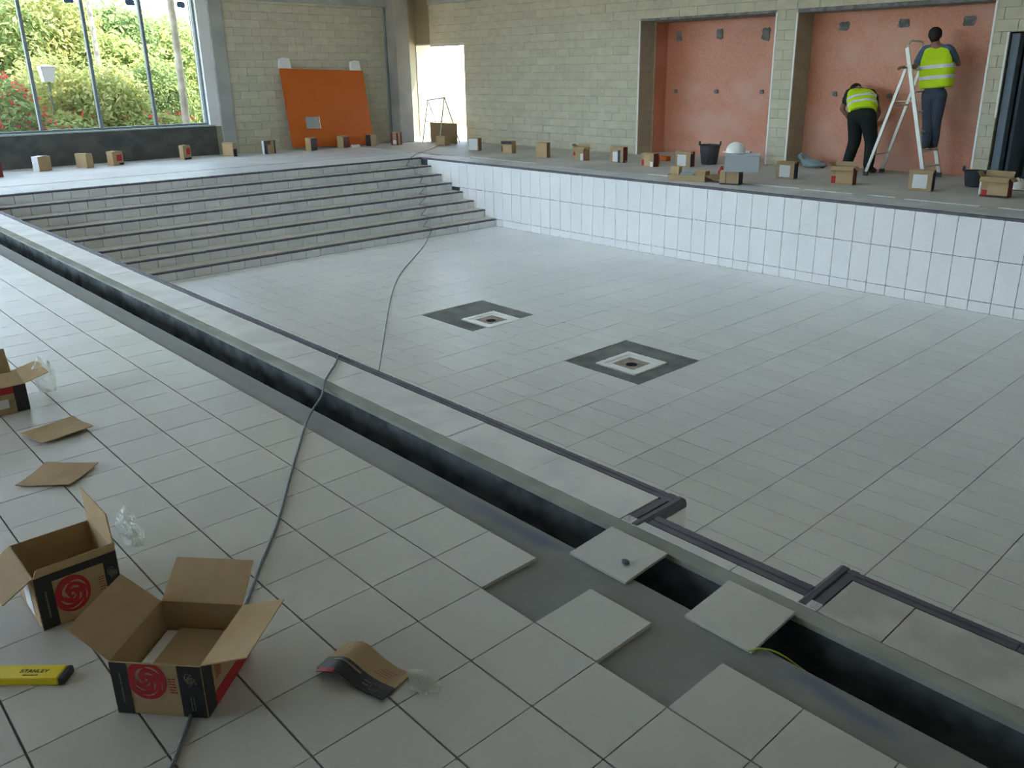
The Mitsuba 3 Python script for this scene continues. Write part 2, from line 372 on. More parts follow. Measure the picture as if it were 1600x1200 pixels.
# stairs across the whole width at the left end
prof = [(XS - 0.6, ZF - 0.2), (XS - 0.6, -0.016)]
for k in range(NSTEP):
    prof += [(XS + RUN * k - 0.010, -RISE * k - 0.012), (XS + RUN * k - 0.010, -RISE * (k + 1) - 0.012)]
prof += [(XS + RUN * 7 - 0.010, ZF - 0.2)]
m = trimesh.creation.extrude_polygon(sg.Polygon(prof).buffer(0), YP + 0.2 - 0.7, engine='earcut')
m.apply_transform(np.array([[1, 0, 0, 0], [0, 0, -1, YP + 0.2], [0, 1, 0, 0], [0, 0, 0, 1.0]]))
obj('pool_stairs', m, 'joint')
tag('pool_stairs', 'eight wide tiled steps with dark nosings down into the left end of the pool', kind='structure')
for k in range(NSTEP):
    xk, zt, zb = XS + RUN * k, -RISE * k, -RISE * (k + 1)
    off = (0.035 + 0.083 * k * 1.37) % 0.25
    n = 0
    ys = [0.94] + [t for t in np.arange(0.94 + off, YP - 0.02, 0.25) if t > 0.99] + [YP - 0.001]
    for ya, yb in zip(ys[:-1], ys[1:]):
        unit_part('pool_stairs', 'riser_tile', (xk - 0.012, xk, ya + 0.0034, yb - 0.0034, zb + 0.001, zt - 0.028), f'riser_tile_{int(RNG.integers(3))}')
    # nosing: rounded dark edge piece
    if k:
        unit_part('pool_stairs', 'tread', (xk - RUN + 0.002, xk - 0.060, 0.94, YP - 0.001, zt - 0.013, zt), 'tread_tile')
    ns = [(-0.058, -0.013), (-0.058, 0.0), (-0.005, 0.001), (0.004, -0.004), (0.007, -0.014), (0.004, -0.026), (-0.012, -0.026), (-0.012, -0.013)]
    m = trimesh.creation.extrude_polygon(sg.Polygon(ns).buffer(0), YP - 0.942, engine='earcut')
    m.apply_transform(np.array([[1, 0, 0, xk], [0, 0, -1, YP - 0.001], [0, 1, 0, zt], [0, 0, 0, 1.0]]))
    part('pool_stairs', 'nosing', m, 'edge_tile')

# ------------------------------------------------------------------ far and left decks
obj('pool_deck', cat([bx(XL - 1, XS - 1.03, 0.60, 13.9, -0.5, 0.0), bx(XS - 1.03, 7, 9.345, 13.9, -0.5, 0.0), bx(XS - 1.03, 7, YP + 0.055, 9.345, -0.5, -0.03), bx(XS - 1.03, XS - 0.05, 0.60, 9.0, -0.5, -0.03)]), 'far_deck')
tag('pool_deck', 'bare grey-tan deck beyond the pool below the niche wall', kind='structure')
obj('pool_deck__pale_floor', bx(XL, XS - 1.045, 0.62, 9.3, -0.03, 0.004), 'left_deck', label='pale tiled strip of deck below the window')
edge_tiles('pool_deck', (XS - 0.06, YP + 0.06), (XPR, YP + 0.06), (0, -1), step=0.5, w=0.045)
# coping tiles around the pool, then a slot, then the deck
for k in range(0, 34):
    xa = XS - 0.055 + 0.5 * k
    unit_part('pool_deck', 'coping_tile', (xa + 0.002, xa + 0.498, YP + 0.062, 9.30, -0.03, 0.001 + RNG.uniform(-0.001, 0.001)), 'grey_coping')
for k in range(0, 17):
    ya = 0.62 + 0.5 * k
    unit_part('pool_deck', 'coping_tile', (XS - 1.0, XS - 0.058, ya + 0.002, min(ya + 0.498, 9.2), -0.03, 0.003 + RNG.uniform(-0.001, 0.001)), 'left_deck')
# ragged white residue along the slot
for k, (xa, xb, y) in enumerate([(-12.9, -12.0, 9.20), (-10.9, -10.1, 9.40), (-10.0, -9.0, 9.36), (-6.4, -5.9, 9.38), (-4.6, -3.7, 9.40), (-3.6, -2.9, 9.37), (-2.7, -2.35, 9.42), (-2.2, -1.3, 9.36), (-1.1, 0.1, 9.4)]):
    n = 14; xs_ = np.linspace(xa, xb, n); w = 0.018 + 0.022 * RNG.random(n)
    poly = sg.Polygon([(a, y - b) for a, b in zip(xs_, w)] + [(a, y + b) for a, b in zip(xs_[::-1], w[::-1])]).buffer(0)
    part('pool_deck', 'plaster_residue', extrude(poly, 0.0, 0.004), 'paper')

# ------------------------------------------------------------------ walls
def block_boxes(u0, u1, z0, z1, bl=0.40, bh=0.158, holes=()):
    out = []
    r = 0
    z = z0
    while z < z1 - 0.02:
        zt = min(z + bh, z1)
        u = u0 - (bl / 2 if r % 2 else 0)
        while u < u1 - 0.01:
            a, b = max(u, u0), min(u + bl, u1)
            if b - a > 0.03: 
                segs = [(a, b)]
                for h0, h1, hz0, hz1 in holes:
                    if hz0 < (z + zt) / 2 < hz1:
                        new = []
                        for s, t in segs:
                            if h1 <= s or h0 >= t: new.append((s, t)); continue
                            if h0 - s > 0.03: new.append((s, h0))
                            if t - h1 > 0.03: new.append((h1, t))
                        segs = new
                out += [(s + 0.003, t - 0.003, z + 0.003, zt - 0.003) for s, t in segs]
            u += bl
        z = zt; r += 1
    return out
BL = [f'block_{i}' for i in range(4)]
DOORX = (-16.0, -14.10, 2.25)
N1, N2, D2 = (-8.73, -5.80, 2.49), (-5.40, -2.35, 2.47), (-2.12, 0.2, 2.05)
ZB = 3.12                        # underside of the ring beam
Y0 = YW + 0.02                   # core behind the block faces
TH = 0.42
core = [bx(DOORX[1], N1[0], Y0, Y0 + TH, -0.1, HC), bx(XL - 1.2, DOORX[0], Y0, Y0 + TH, -0.1, HC), bx(DOORX[0], DOORX[1], Y0, Y0 + TH, DOORX[2], HC),
        bx(N1[0], D2[0], Y0, 13.2, 2.56, HC), bx(N1[1], N2[0], Y0, 13.2, -0.1, 2.6), bx(N2[1], D2[0], Y0, 13.2, -0.1, 2.6),
        bx(N1[0], N1[1], 12.80, 13.2, -0.1, 2.6), bx(N2[0], N2[1], 12.46, 13.2, -0.1, 2.6), bx(N1[0] - 0.02 - 0.4, N1[0] - 0.02, Y0, 13.2, -0.1, 2.6),
        bx(D2[0], D2[1], Y0, Y0 + TH, D2[2], HC), bx(D2[1], 7, Y0, Y0 + TH, -0.1, HC)]
obj('wall_far', cat(core), 'mortar')
tag('wall_far', 'long sand-coloured block wall behind the pool with two orange niches', kind='structure')
holes = [(DOORX[0], DOORX[1], -1, DOORX[2]), (N1[0], N1[1], -1, N1[2]), (N2[0], N2[1], -1, N2[2]), (D2[0], D2[1], -1, D2[2])]
cells = [(a, b, YW, Y0 + 0.002, z0, z1) for a, b, z0, z1 in block_boxes(XL + 0.0, 7.0, 0.0, ZB + 0.2, holes=holes)]
# block-clad left jambs of the niches and pillar sides
for xj, ya, yb in ((N1[0], Y0, 12.42), (N2[0], Y0, 12.46)):
    cells += [(xj - 0.02, xj, max(a, ya), b, z0, z1) for a, b, z0, z1 in block_boxes(YW, yb, 0.0, N1[2])]
pieces('wall_far', 'block', cells, BL)
# soffits of the niches
for (a, b, zt), yb in ((N1, 12.8), (N2, 12.46)):
    part('wall_far', 'niche_soffit', bx(a, b, YW + 0.001, yb, zt, zt + 0.08), 'mortar_patch')
part('wall_far', 'niche_lining', cat([bx(N1[0], N1[1], 12.785, 12.80, 0, N1[2]), bx(N1[0] - 0.02, N1[0], 12.43, 12.80, 0, N1[2]), bx(N1[1] - 0.002, N1[1] + 0.02, 12.3, 12.80, 0, N1[2])]), 'mosaic', label='salmon-orange mosaic lining of the empty niche')
part('wall_far', 'niche_lining', cat([bx(N2[0], N2[1], 12.445, 12.46, 0, N2[2])]), 'mosaic', label='salmon-orange mosaic lining of the niche where the workers are')
def blob(cx, cz, rx, rz, y0, y1, seed):
    r = np.random.default_rng(seed); n = 14
    pts = [(cx + rx * (0.85 + 0.3 * r.random()) * math.cos(a) * (1.15 if abs(math.sin(2 * a)) > .5 else .9), cz + rz * (0.85 + 0.3 * r.random()) * math.sin(a) * (1.15 if abs(math.sin(2 * a)) > .5 else .9)) for a in np.linspace(0, 2 * math.pi, n, endpoint=False)]
    m = trimesh.creation.extrude_polygon(sg.Polygon(pts).buffer(0), y1 - y0, engine='earcut')
    m.apply_transform(np.array([[1, 0, 0, 0], [0, 0, -1, y1], [0, 1, 0, 0], [0, 0, 0, 1.0]])); return m
for s, (cx, cz, rx, rz) in enumerate([(-8.45, 2.23, .055, .10), (-7.5, 2.24, .07, .10), (-6.5, 2.20, .08, .12)]):
    part('wall_far', 'mortar_patch', blob(cx, cz, rx, rz, 12.768, 12.786, s), 'mortar_patch')
for s, (cx, cz) in enumerate([(-8.47, 1.20), (-7.5, 1.20), (-6.5, 1.20)]):
    part('wall_far', 'pipe_stub', blob(cx, cz, .035, .04, 12.755, 12.786, 20 + s), 'mortar_patch')
for s, (cx, cz, rx, rz) in enumerate([(-4.84, 2.25, .085, .075), (-3.85, 2.25, .08, .07), (-2.87, 2.24, .085, .075)]):
    part('wall_far', 'mortar_patch', blob(cx, cz, rx, rz, 12.428, 12.446, 40 + s), 'mortar_patch')
for s, (cx, cz) in enumerate([(-4.88, 1.19), (-4.15, 1.14), (-3.94, 1.17)]):
    part('wall_far', 'pipe_stub', blob(cx, cz, .035, .04, 12.415, 12.446, 60 + s), 'mortar_patch')
# white corner beads
for xj, zt in ((N1[0], N1[2]), (N1[1], N1[2]), (N2[0], N2[2]), (N2[1], N2[2])):
    s = 1 if xj in (N1[0], N2[0]) else -1
    part('wall_far', 'corner_bead', bx(*(sorted((xj - 0.022 * s, xj + 0.006 * s))), YW - 0.008, YW + 0.02, 0.0, zt), 'bead')
part('wall_far', 'corner_bead', bx(D2[0] - 0.02, D2[0] + 0.006, YW - 0.008, YW + 0.02, 0.9, D2[2]), 'bead')
# bright door opening: plastered reveals
part('wall_far', 'door_reveal', cat([bx(DOORX[0] - 0.02, DOORX[0], YW - 0.002, 12.56, 0, DOORX[2] + 0.02), bx(DOORX[1], DOORX[1] + 0.015, YW - 0.001, Y0 + TH, 0, DOORX[2]), bx(DOORX[0], DOORX[1], YW - 0.004, Y0 + TH, DOORX[2], DOORX[2] + 0.03)]), 'paving')
# ring beams
obj('trim_1', cat([bx(XL - 0.25, XL + 0.06, 6.30, 10.62, ZB - 0.06, ZB + 0.36), bx(-15.4, -9.0, YW - 0.05, YW + 0.1, ZB + 0.04, ZB + 0.4)]), 'beam')
tag('trim_1', 'pale concrete ring beam along the tops of the block walls', kind='structure')

# left (window) wall
W0, W1, SILL, WTOP = -5.2, 6.14, 0.62, 3.9
obj('wall_left', cat([bx(XL - 0.40, XL - 0.02, 6.66, 11.03, -0.1, HC), bx(-16.4, -16.02, 11.0, 12.0, -0.1, HC), bx(-16.1, XL - 0.02, 10.99, 11.03, -0.1, HC), bx(XL - 0.40, XL - 0.02, W1, 6.67, -0.1, HC), bx(XL - 0.40, XL, W0, W1, WTOP, HC), bx(XL - 0.4, XL, YN, W0, -0.5, HC)]), 'mortar')
tag('wall_left', 'shaded block wall at the pool end between the window and the corner column', kind='structure')
pieces('wall_left', 'block', [(XL - 0.022, XL, a, b, z0, z1) for a, b, z0, z1 in block_boxes(6.66, 10.62, 0.0, ZB)], BL)
part('wall_left', 'parapet', cat([bevel_box(XL - 0.30, XL, W0, 6.24, -0.02, SILL - 0.03, 0.01)]), 'dark_parapet', label='dark parapet below the window')
part('wall_left', 'pilaster', bevel_box(XL - 0.30, XL + 0.03, 6.36, 6.66, 0.0, HC, 0.012), 'pilaster')
part('wall_left', 'reveal', cat([bx(XL - 0.33, XL - 0.01, W1 - 0.01, 6.36, SILL - 0.04, HC)]), 'white_render', label='bright white window reveal')
obj('corner_column', cat([bevel_box(XL - 0.25, XL + 0.40, 10.62, 11.02, 0.0, HC, 0.015)]), 'column')
tag('corner_column', 'grey concrete column in the far corner beside the bright doorway', kind='structure')
part('corner_column', 'pipe', tube([(XL + 0.03, 10.59, 0), (XL + 0.03, 10.59, 2.0), (XL + 0.03, 10.59, HC)], 0.022, 10), 'frame_metal')
# window: frame, mullions, panes
fr = [bx(XL - 0.20, XL - 0.10, W0, W1, SILL - 0.03, SILL + 0.035), bx(XL - 0.20, XL - 0.10, W1 - 0.05, W1, SILL, WTOP), bx(XL - 0.20, XL - 0.10, W0, W0 + 0.05, SILL, WTOP), bx(XL - 0.20, XL - 0.10, W0, W1, WTOP - 0.05, WTOP)]
obj('window_1', cat(fr), 'frame_metal')
tag('window_1', 'tall metal-framed window with slim mullions looking onto trees', kind='structure')
part('window_1', 'sill', bevel_box(XL - 0.28, XL + 0.02, W0, 6.22, SILL - 0.035, SILL - 0.005, 0.006), 'sill_metal')
mull = [4.03 + 1.045 * k for k in range(-8, 2)]
for y in mull:
    part('window_1', 'mullion', bevel_box(XL - 0.19, XL - 0.10, y - 0.028, y + 0.028, SILL, WTOP, 0.006), 'frame_metal')
for a, b in zip([W0] + mull, mull + [W1]):
    part('window_1', 'pane', trimesh.Trimesh([(XL - 0.15, a + 0.02, SILL), (XL - 0.15, b - 0.02, SILL), (XL - 0.15, b - 0.02, WTOP), (XL - 0.15, a + 0.02, WTOP)], [(0, 1, 2), (0, 2, 3)]), 'glass')
for y in (2.81, 3.84, 4.92, 5.90):
    q = sum(y > v for v in mull); pk = 'window_1__pane' + (f'_{q:03d}' if q else '')
    k = obj(fresh(pk + '__sticker'), blob(0, 0, .085, .06, -0.004, 0.0, int(y * 10)).apply_transform(np.array([[0, 1, 0, XL - 0.14], [1, 0, 0, y], [0, 0, 1, 2.925], [0, 0, 0, 1.0]])), 'sticker_blue', label='small blue patch stuck near the top of the pane')

# rest of the room, behind and beside the camera, with openings added for light
obj('wall_right', bx(XR, XR + 0.3, YN, 13.4, -0.5, HC), 'plain_wall'); tag('wall_right', 'plain wall at the right end of the hall', kind='structure')
NW0, NW1 = -15.2, -2.0  # extent of the added, unseen window band, set by the light it gives
obj('wall_near', cat([bx(XL - 0.4, NW0, YN - 0.3, YN, -0.5, HC), bx(NW1, XR + 0.3, YN - 0.3, YN, -0.5, HC), bx(NW0, NW1, YN - 0.3, YN, -0.5, 0.62), bx(NW0, NW1, YN - 0.3, YN, 3.7, HC)]), 'plain_wall'); tag('wall_near', 'plain wall behind the camera with an added long window band', kind='structure')
obj('added_window_2', cat([bx(NW0, NW1, YN - 0.2, YN - 0.12, 0.62, 0.68), bx(NW0, NW1, YN - 0.2, YN - 0.12, 3.64, 3.7)] + [bx(a - 0.03, a + 0.03, YN - 0.2, YN - 0.12, 0.62, 3.7) for a in np.linspace(NW0 + .03, NW1 - .03, 12)]), 'frame_metal'); tag('added_window_2', 'long metal-framed window band behind the camera, unseen and added for its light', kind='structure')
part('added_window_2', 'pane', trimesh.Trimesh([(NW0, YN - 0.16, 0.62), (NW1, YN - 0.16, 0.62), (NW1, YN - 0.16, 3.7), (NW0, YN - 0.16, 3.7)], [(0, 1, 2), (0, 2, 3)]), 'glass')
SK = (-9.0, -2.0, 3.6, 9.0)  # added roof light, unseen, placed and sized to brighten the pool
obj('ceiling', extrude(sg.box(XL - 1.4, YN - 0.6, XR + 0.4, 13.6).difference(sg.box(SK[0], SK[2], SK[1], SK[3])), HC, HC + 0.3), 'ceiling_white'); tag('ceiling', 'plain roof slab over the pool hall, with an added roof light above the pool', kind='structure')
obj('added_window_3', cat([bx(a - .04, a + .04, SK[2], SK[3], HC + .02, HC + .2) for a in np.linspace(SK[0], SK[1], 9)] + [bx(SK[0], SK[1], b - .04, b + .04, HC + .02, HC + .2) for b in (SK[2], (SK[2] + SK[3]) / 2, SK[3])]), 'frame_metal'); tag('added_window_3', 'translucent roof light above the pool, unseen and added for brightness', kind='structure')
part('added_window_3', 'pane', trimesh.Trimesh([(SK[0], SK[2], HC + .12), (SK[1], SK[2], HC + .12), (SK[1], SK[3], HC + .12), (SK[0], SK[3], HC + .12)], [(0, 1, 2), (0, 2, 3)]), 'added_roof_panel')
obj('added_trim_2', bx(XL - 1.2, XR, YW - 1.5, YW + 0.02, 3.36, 3.6), 'beam'); tag('added_trim_2', 'unseen overhang added above the niche wall to shade its top', kind='structure')  # unseen slab, added to keep the roof light off the upper wall
# dim room behind the right-hand doorway
obj('wall_back', cat([bx(-2.4, -2.12, Y0 + TH, 15.0, -0.1, 2.8), bx(-2.4, 3.5, 15.0, 15.2, -0.1, 2.8), bx(3.3, 3.5, Y0 + TH, 15.0, -0.1, 2.8), bx(-2.4, 3.5, Y0 + TH, 15.2, 2.6, 2.8), bx(-2.4, 3.5, 13.85, 15.2, -0.2, 0.0)]), 'dim_wall'); tag('wall_back', 'dim bluish walls of the room behind the right-hand doorway', kind='structure')
obj('door_1', bevel_box(-2.10, -1.99, YW + 0.06, YW + 0.24, 0.0, 2.03, 0.006), 'door_blue'); tag('door_1', 'blue-grey door frame at the right edge of the niche wall', kind='structure')
obj('door_1__leaf', bevel_box(-1.975, -1.93, YW + 0.26, YW + 1.05, 0.01, 2.0, 0.006), 'door_blue')
t_ = obj(fresh('leaning_board'), bevel_box(-1.86, -1.70, 12.62, 12.66, 0.0, 1.5, 0.004).apply_transform(trimesh.transformations.rotation_matrix(-0.08, (1, 0, 0), (-1.8, 12.62, 0))), 'door_blue')
tag(t_, 'narrow bluish board leaning just inside the dark doorway at right', 'board')

# ------------------------------------------------------------------ outside
obj('ground', cat([bx(-60, XL - 0.4, -40, 60, -0.6, -0.15)]), 'earth'); tag('ground', 'planted earth outside the window', kind='structure')
obj('terrace', cat([bx(XL - 4, 8, 13.4, 70, -0.6, -0.02), bx(XL - 3, XL + 2.5, 12.3, 13.5, -0.6, -0.004)]), 'paving'); tag('terrace', 'sunlit pale terrace outside the open doorway', kind='structure')
obj('lawn', bx(XL - 0.4, 60, -40, YN - 0.3, -0.6, -0.3), 'paving'); tag('lawn', 'pale paved ground outside behind the camera', kind='structure')

# foliage
def leaf_cloud(n, c, r, size, seed, shell=0.55, lump=1.4):
    g = np.random.default_rng(seed)
    d = g.normal(size=(n, 3)); d /= np.linalg.norm(d, axis=1, keepdims=True)
    rad = shell + (1 - shell) * g.random((n, 1)) ** 0.6
    bump = 0.70 + 0.62 * meshkit.fbm(d * lump + seed * 3.7, 3)[:, None]
    P = np.asarray(c) + d * rad * bump * np.asarray(r)
    nor = d * 0.6 + g.normal(size=(n, 3)) * 0.55 + np.array([0, 0, 0.35]); nor /= np.linalg.norm(nor, axis=1, keepdims=True)
    u = np.cross(nor, g.normal(size=(n, 3))); u /= np.linalg.norm(u, axis=1, keepdims=True); v = np.cross(nor, u)
    L = (size * (0.6 + 0.8 * g.random(n)))[:, None]; Wd = L * 0.42
    V = np.stack([P - u * L * 0.5, P + v * Wd * 0.5 + nor * L * 0.06, P + u * L * 0.5, P - v * Wd * 0.5 + nor * L * 0.06], 1).reshape(-1, 3)
    b = np.arange(n)[:, None] * 4
    F = np.concatenate([b + [0, 1, 2], b + [0, 2, 3]], 0)
    return V[:, [0, 1, 2]], F
def cloud_mesh(*a, **k):
    V, F = leaf_cloud(*a, **k); return trimesh.Trimesh(V, F, process=False)
def shrub(label, c, r, n, leaf, seed, size=0.15, flowers=0, fl_r=None, name='shrub', cat_='shrub', group=None, trunk=0.05, extra=None):
    t = fresh(name)
    k = obj(t + '__foliage', cloud_mesh(n, c, r, size, seed), leaf); labels[k] = {'kind': 'stuff'}
    if extra:
        k = obj(t + '__young_foliage', cloud_mesh(n // 2, (c[0] + .12 * r[0], c[1], c[2] + .1 * r[2]), [q * 1.02 for q in r], size * .9, seed + 500), extra); labels[k] = {'kind': 'stuff'}
    g = np.random.default_rng(seed)
    tr = [tube(spline([(c[0], c[1], -0.2), (c[0] + g.normal() * .1, c[1] + g.normal() * .1, c[2] * .5), (c[0] + g.normal() * .3, c[1] + g.normal() * .3, c[2] + r[2] * .5)], 8), np.linspace(trunk, trunk * .4, 8), 7)]
    for q in range(5):
        a = g.random() * 6.28
        tr.append(tube(spline([(c[0], c[1], c[2] * .35), (c[0] + math.cos(a) * r[0] * .3, c[1] + math.sin(a) * r[1] * .3, c[2] * .8), (c[0] + math.cos(a) * r[0] * .7, c[1] + math.sin(a) * r[1] * .7, c[2] + r[2] * .4)], 6), np.linspace(trunk * .5, trunk * .2, 6), 5))
    obj(t + '__stem', cat(tr), 'bark')
    if flowers:
        k = obj(t + '__blossom', cloud_mesh(flowers, c, [q * 1.04 for q in (fl_r or r)], size * 0.85, seed + 900, shell=0.9), 'petal'); labels[k] = {'kind': 'stuff'}
    tag(t, label, cat_, group)
    return t
shrub('red-flowering shrub at the lower left corner of the window view', (-18.2, 3.0, 0.75), (0.75, 0.75, 0.85), 2600, 'leaf_1', 1, flowers=420, name='flowering_shrub')
shrub('low green shrub with scattered red blossoms behind the second pane', (-18.0, 4.1, 0.35), (0.6, 0.75, 0.55), 2000, 'leaf_0', 2, flowers=130, name='flowering_shrub')
shrub('low shrub with a few red blossoms at the foot of the pale palm trunk', (-18.0, 5.9, 0.35), (0.6, 0.95, 0.5), 2200, 'leaf_0', 3, flowers=110, name='flowering_shrub')
shrub('broad yellow-green shrub with long leaves between the two right mullions', (-18.7, 5.2, 0.85), (0.8, 0.95, 0.95), 2800, 'leaf_0', 4, extra='leaf_3')
shrub('bright sunlit leafy shrub behind the second pane from the left mullion', (-19.2, 4.2, 1.0), (0.8, 0.8, 1.0), 2600, 'leaf_3', 5, extra='leaf_0')
shrub('dark green rounded bush low behind the right-hand pane', (-19.3, 6.5, 0.9), (0.8, 0.9, 1.0), 2600, 'leaf_2', 6, extra='leaf_1')
TREES = [('tall leafy tree filling the left pane, topped by sky', (-22.0, 3.9, 1.9), (1.5, 1.5, 1.7), 'leaf_1', 'leaf_3', 11),
         ('yellow-green tree crown rising behind the first mullion', (-22.5, 5.3, 2.2), (1.3, 1.35, 1.6), 'leaf_0', 'leaf_3', 12),
         ('dark green tree with a rounded top left of the pale palm trunk', (-23.0, 6.9, 1.9), (1.3, 1.2, 1.5), 'leaf_2', 'leaf_1', 13),
         ('pale green tree at the right edge of the window view', (-24.0, 8.6, 1.7), (1.5, 1.5, 1.5), 'leaf_1', 'leaf_0', 14),
         ('far pale tree behind the gap between the two palm trunks', (-27.0, 8.2, 1.8), (1.8, 2.0, 1.7), 'leaf_0', 'leaf_1', 15),
         ('far green tree at the left end of the tree row', (-26.0, 4.2, 2.2), (1.8, 1.9, 2.1), 'leaf_1', 'leaf_0', 16),
         ('mid green tree low in the middle of the window view', (-21.2, 6.2, 1.2), (1.1, 1.2, 1.3), 'leaf_1', 'leaf_0', 17),
         ('green tree at the far right of the row, half hidden by the white reveal', (-25.5, 10.6, 1.6), (1.7, 1.8, 1.6), 'leaf_0', 'leaf_1', 18)]
for lab, c, r, l1, l2, s in TREES:
    shrub(lab, c, r, 5200, l1, s, size=0.19, name='tree', cat_='tree', trunk=0.09, extra=l2)
# hedge further back, so that no bare horizon shows
for k in range(5):
    shrub('distant hedge bush behind the garden trees', (-31 - (k % 2), 1 + 3.4 * k, 1.0), (1.6, 2.3, 1.9), 2200, 'leaf_1', 70 + k, size=0.3, name='hedge_bush', cat_='hedge', group='hedge bushes behind the garden trees', trunk=0.08)
def palm(label, base, top, r, seed):
    t = fresh('palm_tree')
    b, q = np.array(base, float), np.array(top, float)
    pts = [b + (q - b) * s + np.array([0, 0.05 * math.sin(3 * s), 0]) for s in np.linspace(0, 1, 26)]
    rs = r * (1.15 - 0.35 * np.linspace(0, 1, 26)) * (1 + 0.05 * (np.arange(26) % 2))
    obj(t + '__trunk', tube(pts, rs, 12), 'pale_bark', smooth=40)
    g = np.random.default_rng(seed)
    for k in range(11):
        a = k * 2.4; el = g.uniform(0.1, 0.9); sp = []
        for s in np.linspace(0, 1, 9): sp.append(q + np.array([math.cos(a), math.sin(a), 0]) * 1.7 * s + np.array([0, 0, 1]) * (el * 1.3 * s - 1.5 * s * s))
        ms = [tube(sp, np.linspace(.02, .006, 9), 5)]
        for s0, s1 in zip(sp[1:-1], sp[2:]):
            for sd in (-1, 1):
                for f in (0, .5):
                    o = s0 + (s1 - s0) * f; side = np.array([-math.sin(a), math.cos(a), 0]) * sd
                    tip = o + side * .42 + (s1 - s0) * .8 - np.array([0, 0, .12])
                    w = (s1 - s0) * .12
                    ms.append(trimesh.Trimesh([o - w, o + w, tip], [(0, 1, 2)], process=False))
        part(t, 'frond', cat(ms), 'leaf_1')
    tag(t, label, 'palm tree')
palm('pale palm trunk rising in front of the bushes behind the right-hand pane', (-17.5, 6.44, -0.2), (-17.45, 6.40, 5.4), 0.075, 5)
palm('slim pale palm trunk beside the middle mullion', (-20.2, 5.60, -0.2), (-20.2, 5.56, 5.2), 0.06, 6)
k = fresh('patch_standin')  # added block on a post, stands in for a bright white patch
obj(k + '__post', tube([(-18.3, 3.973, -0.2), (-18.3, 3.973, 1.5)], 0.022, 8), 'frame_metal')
obj(k + '__patch_block', tm(m3.Manifold.hull_points(np.array([(-18.3 + a * .10, 3.973 + b * .10, 1.49) for a in (-1, 1) for b in (-1, 1)] + [(-18.3 + a * .14, 3.973 + b * .14, 1.80) for a in (-1, 1) for b in (-1, 1)]))), 'white_render')
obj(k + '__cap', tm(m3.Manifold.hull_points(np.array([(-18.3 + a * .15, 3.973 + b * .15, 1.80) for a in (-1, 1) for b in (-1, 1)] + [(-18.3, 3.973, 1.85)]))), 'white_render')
tag(k, 'added white block standing in for a bright patch in the second pane', 'standin')

# ------------------------------------------------------------------ drain pits in the pool floor
def hole_block(x0, x1, y0, y1, z0, z1, holes):
    return extrude(sg.box(x0, y0, x1, y1).difference(holes), z0, z1)
for (x0, x1, y0, y1), (cx, cy), lab in ((DR[0], (-4.735, 4.545), 'square sunken drain pit in the pool floor, the farther one by the stairs'), (DR[1], (-2.605, 4.50), 'square sunken drain pit in the pool floor, the nearer one')):
    t = fresh('floor_drain')
    sump = sg.Point(cx + 0.02, cy - 0.02).buffer(0.055, 20)
    pit = to_man(hole_block(x0 - 0.002, x1 + 0.002, y0 - 0.002, y1 + 0.002, ZF - 0.0118, ZF - 0.008, sg.box(cx - 0.16, cy - 0.16, cx + 0.16, cy + 0.16)))
    obj(t + '__mortar_bed', tm(pit), 'pit_mortar' if 'pit_mortar' in scene else mottled('pit_mortar', (0.115, 0.12, 0.115), (0.20, 0.205, 0.195), 4.0, 0.85, 0.2, octaves=4))
    rim = sg.box(cx - 0.245, cy - 0.245, cx + 0.245, cy + 0.245).difference(sg.box(cx - 0.185, cy - 0.185, cx + 0.185, cy + 0.185))
    obj(t + '__frame', extrude(rim, ZF - 0.012, ZF + 0.006), 'white_plastic')
    rim2 = sg.box(cx - 0.185, cy - 0.185, cx + 0.185, cy + 0.185).difference(sg.box(cx - 0.135, cy - 0.135, cx + 0.135, cy + 0.135))
    obj(t + '__ledge', extrude(rim2, ZF - 0.012, ZF - 0.002), 'paper')
    obj(t + '__basin', extrude(sg.box(cx - 0.135, cy - 0.135, cx + 0.135, cy + 0.135).difference(sump), ZF - 0.0119, ZF - 0.006), mottled('pit_brown', (0.24, 0.19, 0.14), (0.33, 0.29, 0.24), 18.0, 0.8) if 'pit_brown' not in scene else 'pit_brown')
    obj(t + '__outlet', lathe([(0, -0.003), (0.050, -0.003), (0.054, 0.004), (0.056, 0.004), (0.056, -0.004), (0, -0.004)], 24), 'hole', M=T().translate([cx + 0.02, cy - 0.02, ZF - 0.008]))
    tag(t, lab, 'drain')

# ------------------------------------------------------------------ loose tiles, gravel, cables
for (x0, x1, y0, y1), lab in (((0.551, 0.805, 0.357, 0.578), 'loose cream tile bridging the channel, carrying a small stone'), ((1.043, 1.280, 0.352, 0.592), 'loose cream tile bridging the channel nearer the bottom right')):
    m = bevel_box(x0, x1, -(y1 - y0) / 2, (y1 - y0) / 2, 0.0, 0.011, 0.0015)
    m.apply_transform(trimesh.transformations.rotation_matrix(0.055, (1, 0, 0))); m.apply_translation((0, (y0 + y1) / 2, -0.0075)); k = obj(fresh('loose_tile'), m, 'deck_tile_0')
    tag(k, lab, 'tile', 'loose tiles lying across the channel')
def pebble(c, r, seed):
    m = trimesh.creation.icosphere(2, 1.0); v = m.vertices
    m.vertices = v * np.array(r) * (0.75 + 0.5 * meshkit.fbm(v * 1.3 + seed, 3))[:, None]; m.apply_translation(c); return m
tag(obj(fresh('stone'), pebble((0.737, 0.436, 0.008), (0.016, 0.010, 0.008), 3), 'edge_tile', smooth=True), 'small dark stone chip on the loose tile over the channel', 'stone')
